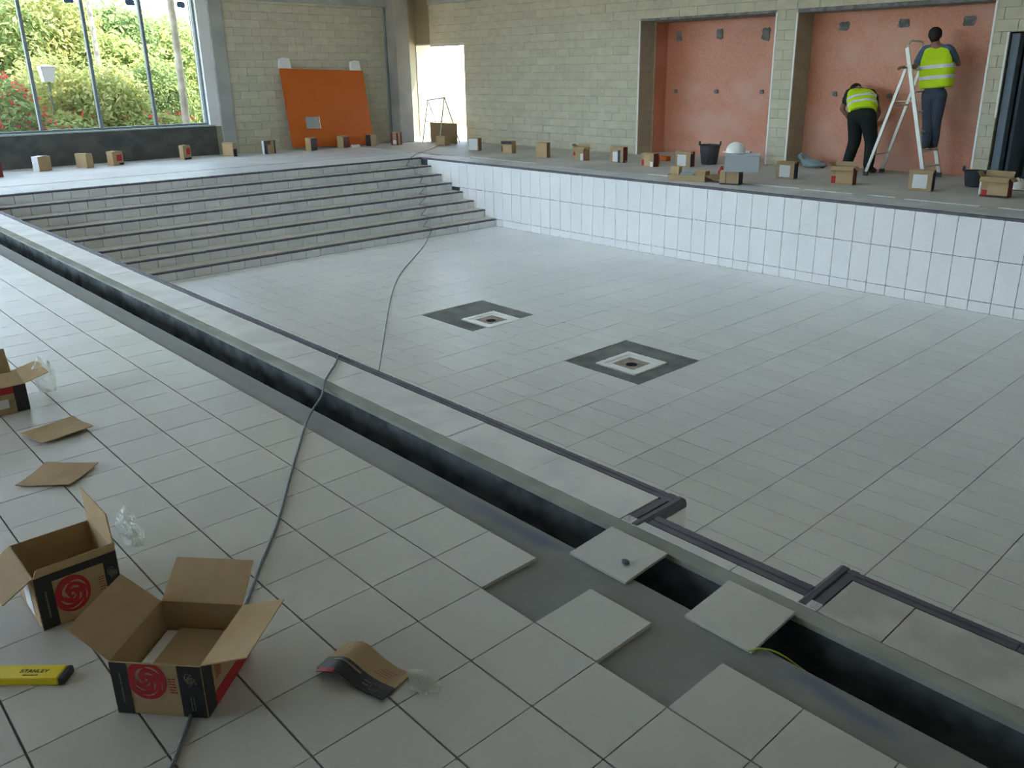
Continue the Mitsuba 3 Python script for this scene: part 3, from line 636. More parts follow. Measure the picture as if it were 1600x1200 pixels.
cab = [(0.56, -1.02, 0.006), (0.43, -0.92, 0.006), (0.25, -0.78, 0.005), (0.054, -0.585, 0.006), (-0.057, -0.499, 0.006), (-0.296, -0.307, 0.006), (-0.583, -0.103, 0.006), (-0.94, 0.151, 0.006), (-1.241, 0.387, 0.006), (-1.36, 0.50, 0.006), (-1.524, 0.614, 0.008), (-1.70, 0.77, 0.007), (-1.87, 0.905, 0.010),
       (-1.905, 0.955, -0.03), (-1.95, 0.965, -0.6), (-2.3, 1.15, ZF + 0.008), (-3.3, 1.95, ZF + 0.006), (-4.162, 2.629, ZF + 0.006), (-4.982, 3.241, ZF + 0.006), (-6.028, 4.022, ZF + 0.006), (-7.348, 5.108, ZF + 0.006), (-8.6, 6.40, ZF + 0.006), (-9.30, 7.06, ZF + 0.008)]
up = [(XS + RUN * 7 + 0.02, 7.12, ZF + 0.03)]
for k in range(7, 0, -1):
    yk = [8.30, 8.26, 8.24, 8.1, 7.85, 7.6, 7.4, 7.2][k]
    up += [(XS + RUN * k + 0.016, yk, -RISE * k + 0.012), (XS + RUN * (k - 1) + 0.03, yk + 0.03, -RISE * k + 0.008)]
up += [(XS + 0.016, 8.42, 0.012), (XS - 0.5, 8.9, 0.010), (-13.0, 10.0, 0.008), (-13.9, 11.0, 0.008), (-14.7, 11.9, 0.008), (-14.9, 13.0, 0.01)]
pts = np.vstack([spline(cab[:13], 90), spline(cab[13:], 90), np.array(up)])
tag(obj(fresh('cable'), tube(pts, 0.0055, 8), 'cable_grey', smooth=50), 'thin grey cable running over the tiles, the kerb, the pool floor and the stairs', 'cable')
tag(obj(fresh('wire'), tube(spline([(1.27, 0.35, -0.006), (1.33, 0.40, -0.004), (1.387, 0.432, -0.04), (1.471, 0.43, -0.05), (1.562, 0.432, -0.045), (1.672, 0.424, -0.05), (1.8, 0.46, -0.22), (1.95, 0.5, -0.296)], 60), 0.0028, 6), 'wire_yellow', smooth=50), 'thin yellow-green wire hanging into the channel at the lower right', 'wire')

# ------------------------------------------------------------------ cardboard
def slab4(a, b, c, d, t=0.0035):
    P = np.array([a, b, c, d], float); n = np.cross(P[1] - P[0], P[3] - P[0]); n /= np.linalg.norm(n)
    return tm(m3.Manifold.hull_points(np.vstack([P - n * t / 2, P + n * t / 2])))
def flat_print(poly, O, U, V, t=0.0008):
    """A printed shape (plan u,v in metres) laid on the face through O spanned by the unit vectors U, V."""
    ms = []
    for g in getattr(poly, 'geoms', [poly]):
        if g.area > 1e-7: ms.append(trimesh.creation.extrude_polygon(g, t, engine='earcut'))
    if not ms: return None
    m = cat(ms); N = np.cross(U, V); M = np.eye(4); M[:3, 0], M[:3, 1], M[:3, 2], M[:3, 3] = U, V, N, O; m.apply_transform(M); return m
def rosette(R):
    disc = sg.Point(0, 0).buffer(R, 40)
    cut = []
    for k, (r0, a0, span, w) in enumerate([(0.80, 0.2, 1.5, 0.10), (0.62, 1.7, 1.7, 0.13), (0.70, 3.3, 1.3, 0.09), (0.85, 4.2, 1.4, 0.07), (0.45, 0.4, 1.5, 0.12), (0.42, 2.6, 1.4, 0.10), (0.30, 4.4, 1.6, 0.09), (0.88, 5.5, 0.8, 0.06), (0.55, 5.2, 1.0, 0.10)]):
        aa = np.linspace(a0, a0 + span, 18); s_ = np.linspace(0, 1, 18)
        rad = R * (r0 - 0.16 * s_); wd = 1.35 * R * w * np.sin(np.pi * s_) ** 0.8
        outer = [(r * math.cos(a), r * math.sin(a)) for r, a in zip(rad + wd / 2, aa)]; inner = [(r * math.cos(a), r * math.sin(a)) for r, a in zip(rad - wd / 2, aa)]
        cut.append(sg.Polygon(outer + inner[::-1]).buffer(0))
    cut.append(sg.Point(0, 0).buffer(R * 0.09, 12))
    out = disc
    for c in cut: out = out.difference(c)
    return out
def scribble(w, h, rows, seed):
    g = np.random.default_rng(seed); out = sg.Polygon()
    for r in range(rows):
        y = h * (r + 0.25) / rows; x_ = 0
        while x_ < w - 0.004:
            l = g.uniform(0.003, 0.009); out = out.union(sg.box(x_, y, min(x_ + l, w), y + h / rows * 0.4)); x_ += l + g.uniform(0.0015, 0.003)
    return out
def swirl(w, h):
    """An outlined ornament over rows of small type, too blurred to read."""
    out = sg.Polygon(); g = np.random.default_rng(3)
    for k in range(7):
        a = g.uniform(0, 6.28); cx, cy, r = g.uniform(.35, .65) * w, g.uniform(.62, .92) * h, g.uniform(.05, .11) * h
        arc = sg.LineString([(cx + r * math.cos(a + q), cy + r * math.sin(a + q)) for q in np.linspace(0, 3.4, 12)]); out = out.union(arc.buffer(0.0011))
    out = out.union(affinity.translate(affinity.rotate(scribble(0.34 * h, 0.3 * w, 2, 21), 90, origin=(0, 0)), 0.62 * w, 0.06 * h))
    return out.intersection(sg.box(0, 0, w, h))

def open_box(t, x, y, th, w, d, h, flaps, front=True, bands=True):
    """An open carton standing at (x, y): front along u, depth along v. flaps: {side: (length, angle)}."""
    u = np.array([math.cos(th), math.sin(th), 0]); v = np.array([-u[1], u[0], 0]); z = np.array([0, 0, 1.0]); o = np.array([x, y, 0.002])
    C = [o, o + w * u, o + w * u + d * v, o + d * v]
    walls = [slab4(C[i], C[(i + 1) % 4], C[(i + 1) % 4] + h * z, C[i] + h * z, 0.004) for i in range(4)] + [slab4(C[0], C[1], C[2], C[3], 0.004)]
    obj(t + '__body', cat(walls), 'cardboard')
    outs = {'front': (0, 1, -v), 'right': (1, 2, u), 'back': (2, 3, v), 'left': (3, 0, -u)}
    for side, (L, a) in flaps.items():
        i, j, out = outs[side]; e = out * math.cos(a) + z * math.sin(a); c0, c1 = C[i] + h * z, C[j] + h * z; dd = (c1 - c0) / np.linalg.norm(c1 - c0)
        part(t, 'flap', slab4(c0 + dd * .002, c1 - dd * .002, c1 + e * L - dd * .006, c0 + e * L + dd * .006, 0.0035), 'cardboard_light' if side in ('right', 'back', 'front') else 'cardboard')
    return C, u, v, z
e_ = 0.0026
# the box in the foreground
t = fresh('cardboard_box')
C, u, v, z = open_box(t, 0.262, -1.035, 0.711, 0.243, 0.258, 0.158, {'left': (0.134, 0.70), 'back': (0.13, 0.65), 'right': (0.128, 0.242)})
F0 = C[0] - v * e_
part(t, 'print_band', flat_print(sg.box(0.0, 0.0, 0.046, 0.157), F0, u, z), 'print_black', label='black printed band')
part(t, 'print_band', flat_print(sg.box(0.180, 0.0, 0.243, 0.157), F0, u, z), 'print_black', label='black printed band')
part(t, 'rosette', flat_print(affinity.translate(affinity.scale(rosette(0.053), 1.0, 1.12), 0.094, 0.108).intersection(sg.box(0.046, 0, 0.18, 0.156)), F0, u, z), 'print_red', label='red rose-like swirl printed on the front')
part(t, 'lettering', flat_print(affinity.translate(swirl(0.05, 0.13), 0.187, 0.012), F0 - v * .0009, u, z), 'print_gold', label='dull gold outlined emblem and lettering')
part(t, 'small_print', flat_print(affinity.translate(scribble(0.022, 0.05, 6, 4), 0.153, 0.07), F0, u, z), 'print_red', label='tiny red print')
part(t, 'side_lettering', flat_print(affinity.translate(affinity.rotate(scribble(0.09, 0.012, 1, 6), 90, origin=(0, 0)), 0.03, 0.035), F0 - v * .0009, u, z), 'print_gold', label='line of small pale lettering up the band')
R0 = C[1] + u * e_
part(t, 'print_band', flat_print(sg.box(0.0, 0.0, 0.045, 0.157), R0, v, z), 'print_black', label='black printed band')
part(t, 'red_stripe', flat_print(sg.box(0.045, 0.0, 0.256, 0.04), R0, v, z), 'print_red', label='red stripe along the lower edge')
part(t, 'small_print', flat_print(affinity.translate(scribble(0.03, 0.05, 6, 5), 0.06, 0.07), R0, v, z), 'print_red')
tag(t, 'open carton with spread flaps holding pale tiles, nearest the camera', 'box', 'open cartons on the near tiles')
k = obj(fresh('packed_tiles'), cat([bevel_box(0.012, 0.231, 0.012, 0.246, 0.006 + q * 0.0108, 0.016 + q * 0.0108, 0.001) for q in range(6)]), 'white_tile_0', M=T().translate([0.262, -1.035, 0.002]).rotate([0, 0, 1], math.degrees(0.711)))
tag(k, 'stack of pale tiles packed inside the open foreground carton', 'tiles')
k = obj(fresh('cardboard_sheet'), bevel_box(0.05, 0.237, 0.008, 0.250, 0.0735, 0.077, 0.001), 'cardboard', M=T().translate([0.262, -1.035, 0.002]).rotate([0, 0, 1], math.degrees(0.711)))
tag(k, 'brown cardboard sheet covering the tiles inside the open foreground carton', 'cardboard')
# the taller box behind it
t = fresh('cardboard_box')
C, u, v, z = open_box(t, -0.251, -1.079, 1.5692, 0.230, 0.258, 0.176, {'front': (0.06, 0.85), 'right': (0.126, 1.6), 'left': (0.10, -0.55)})
F0 = C[0] - v * e_
part(t, 'print_band', flat_print(sg.box(0, 0, 0.046, 0.175).union(sg.box(0.19, 0, 0.230, 0.175)).union(sg.box(0, 0.15, 0.23, 0.175)), F0, u, z), 'print_black', label='black printed band')
part(t, 'rosette', flat_print(affinity.translate(affinity.scale(rosette(0.050), 1.0, 1.22), 0.094, 0.086).intersection(sg.box(0.046, 0, 0.19, 0.15)), F0, u, z), 'print_red', label='red rose-like swirl printed on the front')
part(t, 'lettering', flat_print(affinity.translate(swirl(0.034, 0.12), 0.193, 0.012), F0 - v * .0009, u, z), 'print_gold', label='dull gold outlined emblem and lettering')
part(t, 'small_print', flat_print(affinity.translate(scribble(0.016, 0.05, 6, 8), 0.17, 0.06), F0, u, z), 'print_red')
part(t, 'side_lettering', flat_print(affinity.translate(affinity.rotate(scribble(0.09, 0.012, 1, 6), 90, origin=(0, 0)), 0.03, 0.035), F0 - v * .0009, u, z), 'print_gold')
L0 = C[3] - u * e_
part(t, 'label', flat_print(sg.box(0.10, 0.015, 0.19, 0.125), L0, -v, z), 'paper', label='white paper label')
part(t, 'red_stripe', flat_print(sg.box(0.17, 0.145, 0.257, 0.175), L0, -v, z), 'print_red')
tag(t, 'taller open brown carton with a dark empty interior, behind the carton of tiles', 'box', 'open cartons on the near tiles')
# box cut by the left edge of the picture
t = fresh('cardboard_box')
C, u, v, z = open_box(t, -2.262, -0.868, 1.5708, 0.250, 0.26, 0.135, {'right': (0.12, 0.25), 'front': (0.11, 2.75), 'back': (0.12, 1.3)})
F0 = C[0] - v * e_
part(t, 'print_band', flat_print(sg.box(0.195, 0, 0.250, 0.134), F0, u, z), 'print_black', label='black printed band')
part(t, 'red_stripe', flat_print(sg.box(0.0, 0.10, 0.195, 0.134), F0, u, z), 'print_red')
part(t, 'label', flat_print(sg.box(0.10, 0.03, 0.165, 0.075), F0, u, z), 'paper')
part(t, 'small_print', flat_print(affinity.translate(scribble(0.022, 0.05, 5, 9), 0.17, 0.02), F0, u, z), 'print_gold')
tag(t, 'brown carton with a black corner band, cut off by the left edge of the picture', 'box', 'open cartons on the near tiles')
# crumpled plastic film
def crumple(c, r, seed, flat=1.0):
    m = trimesh.creation.icosphere(3, 1.0); v_ = m.vertices
    m.vertices = v_ * np.array(r) * (0.45 + 1.0 * meshkit.fbm(v_ * 2.3 + seed * 5.1, 4))[:, None]; m.apply_translation(c); 
    m.vertices[:, 2] = np.maximum(m.vertices[:, 2], 0.001); return m
tag(obj(fresh('plastic_wrap'), crumple((-2.40, -0.50, 0.10), (0.075, 0.05, 0.10), 1), 'film'), 'crumpled clear film sticking up beside the carton at the left edge', 'plastic wrap')
tag(obj(fresh('plastic_wrap'), crumple((-0.63, -0.70, 0.03), (0.10, 0.035, 0.07), 2), 'film'), 'crumpled clear film on the tiles behind the tall open carton', 'plastic wrap')
tag(obj(fresh('plastic_wrap'), crumple((0.735, -0.405, 0.008), (0.055, 0.035, 0.012), 3), 'film'), 'crumpled clear film at the end of the torn carton strip', 'plastic wrap')
# flat pieces of carton
def flat_piece(cs, z0, amp, seed, mat_, n=14):
    cs = [np.array(c, float) for c in cs]; V = []; F = []
    for i in range(n + 1):
        for j in range(n + 1):
            a, b = i / n, j / n; q = cs[0] * (1 - a) * (1 - b) + cs[1] * a * (1 - b) + cs[2] * a * b + cs[3] * (1 - a) * b
            V.append((q[0], q[1], z0 + amp * meshkit.fbm(np.array([[a * 2 + seed, b * 2, seed]]), 2)[0]))
    for i in range(n):
        for j in range(n):
            a = i * (n + 1) + j; F += [(a, a + n + 1, a + n + 2), (a, a + n + 2, a + 1)]
    V = np.array(V); top = np.array(F); nv = len(V)
    edge = [i * (n + 1) for i in range(n + 1)] + [n * (n + 1) + j for j in range(1, n + 1)] + [i * (n + 1) + n for i in range(n - 1, -1, -1)] + [j for j in range(n - 1, 0, -1)]
    side = []
    for a, b in zip(edge, edge[1:] + edge[:1]): side += [(a, b, b + nv), (a, b + nv, a + nv)]
    m = trimesh.Trimesh(np.vstack([V, V - [0, 0, 0.003]]), np.vstack([top, top[:, ::-1] + nv, side]), process=False); trimesh.repair.fix_normals(m); return m
tag(obj(fresh('cardboard_sheet'), flat_piece([(-1.913, -0.743), (-1.721, -0.699), (-1.75, -0.476), (-1.962, -0.504)], 0.010, 0.016, 1, 'cardboard'), 'cardboard', smooth=30), 'flat piece of brown cardboard on the tiles, nearer the left carton', 'cardboard')
tag(obj(fresh('cardboard_sheet'), flat_piece([(-1.36, -0.895), (-1.197, -0.737), (-1.333, -0.585), (-1.50, -0.745)], 0.006, 0.012, 2, 'cardboard'), 'cardboard', smooth=30), 'flat piece of brown cardboard on the tiles behind the tall open carton', 'cardboard')
# torn, curled strip of carton with a black band
t = fresh('carton_strip')
a0, du, dv = np.array([0.487, -0.588]), np.array([0.962, 0.273]), np.array([-0.273, 0.962])
def curl(u0, u1, v0, v1, dz, n=26):
    V, F = [], []; m_ = 7
    for i in range(n + 1):
        for j in range(m_ + 1):
            uu, vv = u0 + (u1 - u0) * i / n, v0 + (v1 - v0) * j / m_
            zz = 0.012 + 0.028 * math.exp(-((uu - 0.07) / 0.055) ** 2) * (1 - 2.2 * vv) + 0.010 * math.sin(uu * 22) * (vv / .12) - 0.10 * max(0, 0.035 - vv) * 1.0
            q = a0 + du * uu + dv * vv; V.append((q[0], q[1], max(zz, 0.003) + dz))
    for i in range(n):
        for j in range(m_):
            a = i * (m_ + 1) + j; F += [(a, a + m_ + 1, a + m_ + 2), (a, a + m_ + 2, a + 1)]
    V = np.array(V); nv = len(V); F = np.array(F)
    return trimesh.Trimesh(np.vstack([V, V - [0, 0, .002]]), np.vstack([F, F[:, ::-1] + nv]), process=False)
obj(t + '__board', curl(0, 0.238, 0.052, 0.125, 0), 'cardboard', smooth=True)
obj(t + '__band', curl(0, 0.238, 0.0, 0.052, 0), 'print_black', smooth=True, label='black printed band with pale lettering')
obj(t + '__red_print', curl(0.012, 0.07, -0.012, 0.004, 0.001, 8), 'print_red', smooth=True)
g = scribble(0.09, 0.012, 1, 12)
for q, (uu, vv, ww) in enumerate([(0.03, 0.036, 0.10)]):
    obj(t + '__lettering', curl(uu, uu + ww, vv, vv + 0.006, 0.0012, 20), 'print_gold')
obj(t + '__emblem', cat([curl(0.178, 0.202, 0.034, 0.0365, .0012, 6), curl(0.178, 0.202, 0.012, 0.0145, .0012, 6), curl(0.176, 0.1785, 0.014, 0.035, .0012, 2), curl(0.202, 0.2045, 0.014, 0.035, .0012, 2), curl(0.150, 0.172, 0.030, 0.033, .0012, 6), curl(0.150, 0.172, 0.018, 0.021, .0012, 6)]), 'print_gold', label='pale outlined emblem')
obj(t + '__small_print', cat([curl(0.15 + .004 * q, 0.20 + .003 * q, 0.068 + .009 * q, 0.072 + .009 * q, 0.001, 8) for q in range(4)]), mat('faded_red', (0.36, 0.17, 0.12), 0.8), label='faded red print')
tag(t, 'torn curled strip of carton with a black band lying on the tiles', 'cardboard')
# yellow blade case
t = fresh('blade_case')
cx, cy = np.array([0.690, 0.724]), np.array([0.724, -0.690])
M = np.eye(4); M[:3, 0] = [*cx, 0]; M[:3, 1] = [-cy[0], -cy[1], 0]; M[:3, 3] = [-0.101, -1.269, 0.0005]
ca = bevel_box(0, 0.205, 0, 0.058, 0, 0.024, 0.003); ca.apply_transform(M); obj(t + '__case', ca, 'yellow_plastic')
cp = bevel_box(0.2055, 0.222, 0.001, 0.057, 0.0005, 0.0235, 0.003); cp.apply_transform(M); obj(t + '__cap', cp, 'black_plastic', label='black end cap')
tx = meshkit.text_mesh('STANLEY', 0.0125, 0.0006, bold=True); w_ = tx.bounds[1][0]; tx.apply_translation((0.108 - w_ / 2 + 0.02, 0.024, 0.0241)); tx.apply_transform(M); obj(t + '__lettering', tx, 'print_black', label='black capital letters reading STANLEY')
sm = trimesh.creation.extrude_polygon(sg.MultiPolygon([sg.box(0.105 + 0.006 * q, 0.012, 0.109 + 0.006 * q, 0.016) for q in range(7)]).geoms[0], 0.0005, engine='earcut')
sm = cat([trimesh.creation.extrude_polygon(sg.box(0.105 + 0.006 * q, 0.012, 0.109 + 0.006 * q, 0.016), 0.0005, engine='earcut') for q in range(7)]); sm.apply_translation((0, 0, .0241)); sm.apply_transform(M); obj(t + '__small_print', sm, 'print_black')
tag(t, 'yellow case with a black end cap, marked STANLEY, at the lower left edge', 'tool case')

# small cartons standing on the decks
VIEW = lambda x, y: (np.array([x, y]) - EYE[:2]) / np.linalg.norm(np.array([x, y]) - EYE[:2])
def small_box(x, y, rot, w, d, h, label, front=(), side=(), open_=False, base='cardboard', group='cartons along the decks', top=None):
    """A carton whose front (-v) and right (+u) faces carry prints: (material, u0, u1, z0, z1) as shares of the face."""
    t = fresh('cardboard_box'); th = math.radians(rot)
    u = np.array([math.cos(th), math.sin(th), 0]); v = np.array([-u[1], u[0], 0]); z = np.array([0, 0, 1.0])
    vw = VIEW(x, y); c = np.array([x + vw[0] * 0.10, y + vw[1] * 0.10, 0.005])
    o = c - u * w / 2 - v * d / 2
    C = [o, o + w * u, o + w * u + d * v, o + d * v]
    walls = [slab4(C[i], C[(i + 1) % 4], C[(i + 1) % 4] + h * z, C[i] + h * z, 0.005) for i in range(4)] + [slab4(C[0], C[1], C[2], C[3], 0.005)]
    obj(t + '__body', cat(walls), base)
    Ct = [q + h * z for q in C]
    if open_:
        for i, out, a in ((0, -v, -0.9), (2, v, 1.0), (1, u, -0.7), (3, -u, 0.9)):
            e = out * math.cos(a) + z * math.sin(a); part(t, 'flap', slab4(Ct[i], Ct[(i + 1) % 4], Ct[(i + 1) % 4] + e * d * .42, Ct[i] + e * d * .42, 0.004), base)
    else:
        e1, e2 = (v * math.cos(.06) + z * math.sin(.06)), (-v * math.cos(.09) + z * math.sin(.09))
        part(t, 'flap', slab4(Ct[0], Ct[1], Ct[1] + e1 * d * .49, Ct[0] + e1 * d * .49, 0.004), top or base)
        part(t, 'flap', slab4(Ct[2], Ct[3], Ct[3] + e2 * d * .49, Ct[2] + e2 * d * .49, 0.004), top or base)
    for mt, a, b, z0, z1 in front:
        part(t, 'label' if mt == 'paper' else 'print', flat_print(sg.box(a * w, z0 * h, b * w, z1 * h), C[0] - v * .003, u, z, .001), mt)
    for mt, a, b, z0, z1 in side:
        part(t, 'label' if mt == 'paper' else 'print', flat_print(sg.box(a * d, z0 * h, b * d, z1 * h), C[1] + u * .003, v, z, .001), mt)
    tag(t, label, 'box', group)
    return t
rose = lambda a, b, c, d_: ('print_red', a, b, c, d_)
small_box(-14.18, 1.80, 19, .25, .16, .26, 'dark red carton cut by the left edge of the picture under the window', front=[('print_maroon', 0, 1, 0, 1)], side=[('print_maroon', 0, 1, 0, 1)])
small_box(-14.66, 2.66, 25, .15, .25, .25, 'brown carton with a pale top, leftmost whole carton under the window', front=[('paper', 0, 1, 0, 1)], top='paper')
small_box(-14.65, 3.36, 22, .28, .14, .25, 'plain brown carton, second from the left under the window')
small_box(-14.70, 3.91, 27, .14, .24, .25, 'carton with a red mark, close beside the plain one under the window', side=[('print_red', .35, .9, .3, .75), ('print_black', .55, 1, 0, .16)], front=[('cardboard_light', 0, 1, 0, 1)])
small_box(-14.80, 5.27, 26, .10, .20, .27, 'slim carton with a red mark, standing alone near the right end of the parapet', side=[('print_red', .4, .9, .35, .8), ('print_black', .1, 1, 0, .12)], front=[('cardboard_light', 0, 1, 0, 1)])
small_box(-14.76, 6.17, 23, .28, .10, .27, 'pale brown carton at the foot of the grey pilaster', side=[('print_black', 0, 1, 0, .55)], front=[('cardboard_light', .1, .9, .1, .9)])
small_box(-14.67, 6.99, 26, .14, .26, .27, 'carton with a black and white striped left side, left of the orange board', front=[('paper', 0, .4, 0, 1), ('print_black', .4, 1, 0, 1)], side=[('print_maroon', 0, .4, .7, 1), ('print_black', .85, 1, 0, 1)])
small_box(-14.67, 7.99, 26, .14, .22, .27, 'carton with cream and black sides before the lower left of the orange board', front=[('cardboard_light', 0, 1, 0, 1)], side=[('print_black', 0, 1, 0, .95), ('print_maroon', .5, 1, .3, .7)])
small_box(-14.78, 8.86, 25, .17, .24, .26, 'carton with a dark red side, in front of the middle of the orange board', front=[('cardboard_light', .1, .9, 0, 1)], side=[('print_maroon', 0, 1, 0, .9), ('print_black', .2, .6, 0, .5)])
small_box(-14.74, 9.58, 24, .13, .24, .25, 'carton with a black left side, in front of the lower right of the orange board', front=[('print_black', 0, 1, 0, 1)])
small_box(-14.50, 10.12, 23, .20, .16, .28, 'maroon-edged carton with a white label, at the foot of the corner column', front=[('print_maroon', 0, .25, 0, 1), ('print_maroon', .75, 1, 0, 1), ('paper', .28, .72, .1, .4)], side=[('print_maroon', .5, 1, 0, 1)])
small_box(-13.55, 10.75, 14, .26, .18, .20, 'low brown carton in front of the trestle by the bright doorway', front=[('cardboard_light', .2, .95, .1, .9)])
small_box(-11.88, 10.32, 22, .24, .15, .26, 'pale-fronted carton right of the bright doorway', front=[('paper', .05, .9, .05, .95)], side=[('cardboard_dark', 0, 1, 0, 1)])
small_box(-10.87, 10.38, 14, .26, .15, .24, 'carton with a dark brown top edge, second right of the bright doorway', front=[('cardboard_light', .15, .95, 0, .6), ('print_maroon', 0, .15, .1, .6), ('print_black', 0, 1, .75, 1)])
small_box(-9.64, 10.17, 19, .24, .14, .28, 'plain light brown carton with a dark right side, third right of the bright doorway', front=[('cardboard_light', 0, 1, 0, 1)], side=[('cardboard_dark', 0, 1, 0, 1)])
small_box(-8.73, 10.29, 6, .28, .14, .24, 'carton with an open dark top and a thin maroon edge, left of the first niche', front=[('paper', .62, .85, 0, .5), ('print_maroon', .88, 1, 0, 1), ('print_red', .02, .2, .35, .6)], open_=True)
small_box(-7.93, 10.45, 9, .26, .15, .27, 'carton with a white label and a blue stripe where the first niche begins', front=[('paper', .15, .55, 0.05, .7), ('print_blue', .58, .78, 0, .8)], side=[('print_maroon', 0, 1, 0.1, 1), ('print_black', 0, .4, 0, .5)])
small_box(-7.35, 10.62, 4, .30, .2, .10, 'low flat carton lying between two labelled cartons before the first niche', front=[('cardboard_dark', .3, 1, 0, 1)])
small_box(-7.05, 10.25, -1, .27, .14, .22, 'carton with a red corner and a thin tall red flap on its right', front=[('print_red', .02, .22, .05, .5), ('cardboard_light', .22, .7, 0.05, .9), ('paper', .72, .95, 0, .4)], side=[('print_maroon', 0, 1, 0, 1)])
small_box(-6.60, 10.64, 8, .30, .15, .25, 'carton with a large white label, just left of the black rubber tub', front=[('paper', .15, .72, .05, .8)], side=[('print_blue', 0, .5, 0, .85), ('print_maroon', .5, 1, 0, 1)])
small_box(-4.62, 9.09, 14, .28, .18, .19, 'black-edged brown carton carrying the grey plastic crate', front=[('print_black', 0, 1, 0, .1), ('print_black', .3, .34, 0, 1)], side=[('print_black', 0, 1, 0, 1)])
small_box(-5.80, 11.2, 16, .26, .10, .26, 'pale grey carton standing behind the grey crate', front=[('paper', 0, .8, 0, 1)], side=[('print_maroon', 0, 1, 0, 1)], base='pale_panel')
small_box(-4.40, 10.25, 8, .28, .15, .25, 'carton with a white label at the foot of the pillar between the niches', front=[('paper', .18, .78, .1, .8)], side=[('print_blue', 0, .6, 0, .9), ('print_black', .6, 1, 0, 1)])
small_box(-3.45, 10.17, 8, .32, .16, .25, 'open-topped carton with a red corner at the feet of the bending worker', front=[('print_red', .05, .25, .05, .45), ('cardboard_light', .25, .95, .1, .9)], side=[('print_maroon', 0, 1, 0, 1)], open_=True)
small_box(-2.36, 10.22, 8, .30, .15, .27, 'carton with a white label at the foot of the stepladder', front=[('paper', .18, .8, .12, .8)], side=[('print_blue', 0, .5, 0, .9), ('print_black', .5, 1, 0, 1)])
small_box(-1.43, 10.24, 2, .34, .18, .25, 'open dark-topped carton beside the dark bucket at the far right', front=[('paper', 0, .06, 0, 1), ('print_red', .1, .3, 0, .35), ('print_black', .0, 1, 0, .1), ('cardboard_light', .3, 1, .12, .95)], side=[('print_maroon', 0, 1, 0, 1)], open_=True)
# flat tray with offcuts
t = fresh('carton_tray')
th = math.radians(12); M = T().translate([-5.40, 9.16, 0.004]).rotate([0, 0, 1], 12)
obj(t + '__tray', cat([bx(-.30, .30, -.14, .16, 0, .006), bx(-.30, .30, -.14, -.134, 0, .09), bx(-.30, .30, .154, .16, 0, .09), bx(-.30, -.294, -.14, .16, 0, .09), bx(.294, .30, -.14, .16, 0, .09)]), 'cardboard', M=M)
part(t, 'flap', slab4((.30, -.14, .09), (.30, .16, .09), (.50, .16, .10), (.48, -.14, .03)), 'cardboard_dark', M=M)
tag(t, 'low open carton tray of offcuts on the deck edge in front of the first niche', 'box')
k = obj(fresh('carton_offcut'), bevel_box(-.28, -.14, -.10, .02, .008, .20, .003), 'cardboard_light', M=M); tag(k, 'small light brown carton standing at the left end of the tray', 'cardboard')
k = obj(fresh('tile_pack'), bevel_box(-.12, .10, -.10, .08, .008, .115, .003), 'sack_cloth', M=M); tag(k, 'bluish wrapped pack lying in the middle of the tray', 'pack')
k = obj(fresh('carton_offcut'), bevel_box(.09, .28, -.08, .10, .008, .15, .003), 'cardboard', M=M); tag(k, 'brown offcut box at the right end of the tray', 'cardboard')
# rubber tub
def tub(t, x, y, r0, r1, h, m_, rim=True):
    p = [(0, 0.004), (r0 - .01, 0.004), (r0, 0.02), (r1 - .008, h - .02), (r1, h - .012), (r1 + .006, h - .004), (r1 + .002, h), (r1 - .010, h - .003), (r0 - .012, 0.03), (0, 0.022)]
    obj(t + '__tub', lathe(p, 32), m_, smooth=40, M=T().translate([x, y, 0.002]))
    for a in (0.5, 0.5 + math.pi):
        cx, cy = x + math.cos(a) * (r1 - .004), y + math.sin(a) * (r1 - .004); tx, ty = -math.sin(a), math.cos(a)
        part(t, 'handle', tube(spline([(cx - tx * .07, cy - ty * .07, h - .01), (cx - tx * .05, cy - ty * .05, h + .04), (cx, cy, h + .055), (cx + tx * .05, cy + ty * .05, h + .04), (cx + tx * .07, cy + ty * .07, h - .01)], 16), .011, 7), m_)
t = fresh('rubber_tub'); tub(t, -6.55, 11.30, .14, .185, .34, 'tub_rubber'); tag(t, 'black rubber builder\'s tub with two handles in the first niche', 'tub')
t = fresh('rubber_tub'); tub(t, -2.02, 11.2, .12, .16, .22, 'rubber'); tag(t, 'dark squat bucket at the foot of the right-hand pillar', 'bucket')
# grey crate with the white helmet
t = fresh('crate')
M = T().translate([-4.52, 9.20, 0.20]).rotate([0, 0, 1], 30)
obj(t + '__body', cat([bevel_box(-.24, .24, -.16, .16, .0, .012, .002), bevel_box(-.24, .24, -.16, -.150, 0, .24, .003), bevel_box(-.24, .24, .150, .16, 0, .24, .003), bevel_box(-.24, -.230, -.16, .16, 0, .24, .003), bevel_box(.230, .24, -.16, .16, 0, .24, .003)]), 'grey_plastic', M=M)
obj(t + '__rim', cat([bevel_box(-.25, .25, -.17, -.148, .225, .245, .004), bevel_box(-.25, .25, .148, .17, .225, .245, .004), bevel_box(-.25, -.228, -.17, .17, .225, .245, .004), bevel_box(.228, .25, -.17, .17, .225, .245, .004)]), 'grey_plastic', M=M)
obj(t + '__lid', bevel_box(-.235, .235, -.155, .155, .232, .240, .002), 'grey_plastic', M=M)
tag(t, 'grey plastic crate on a small carton, with a white helmet on top', 'crate')
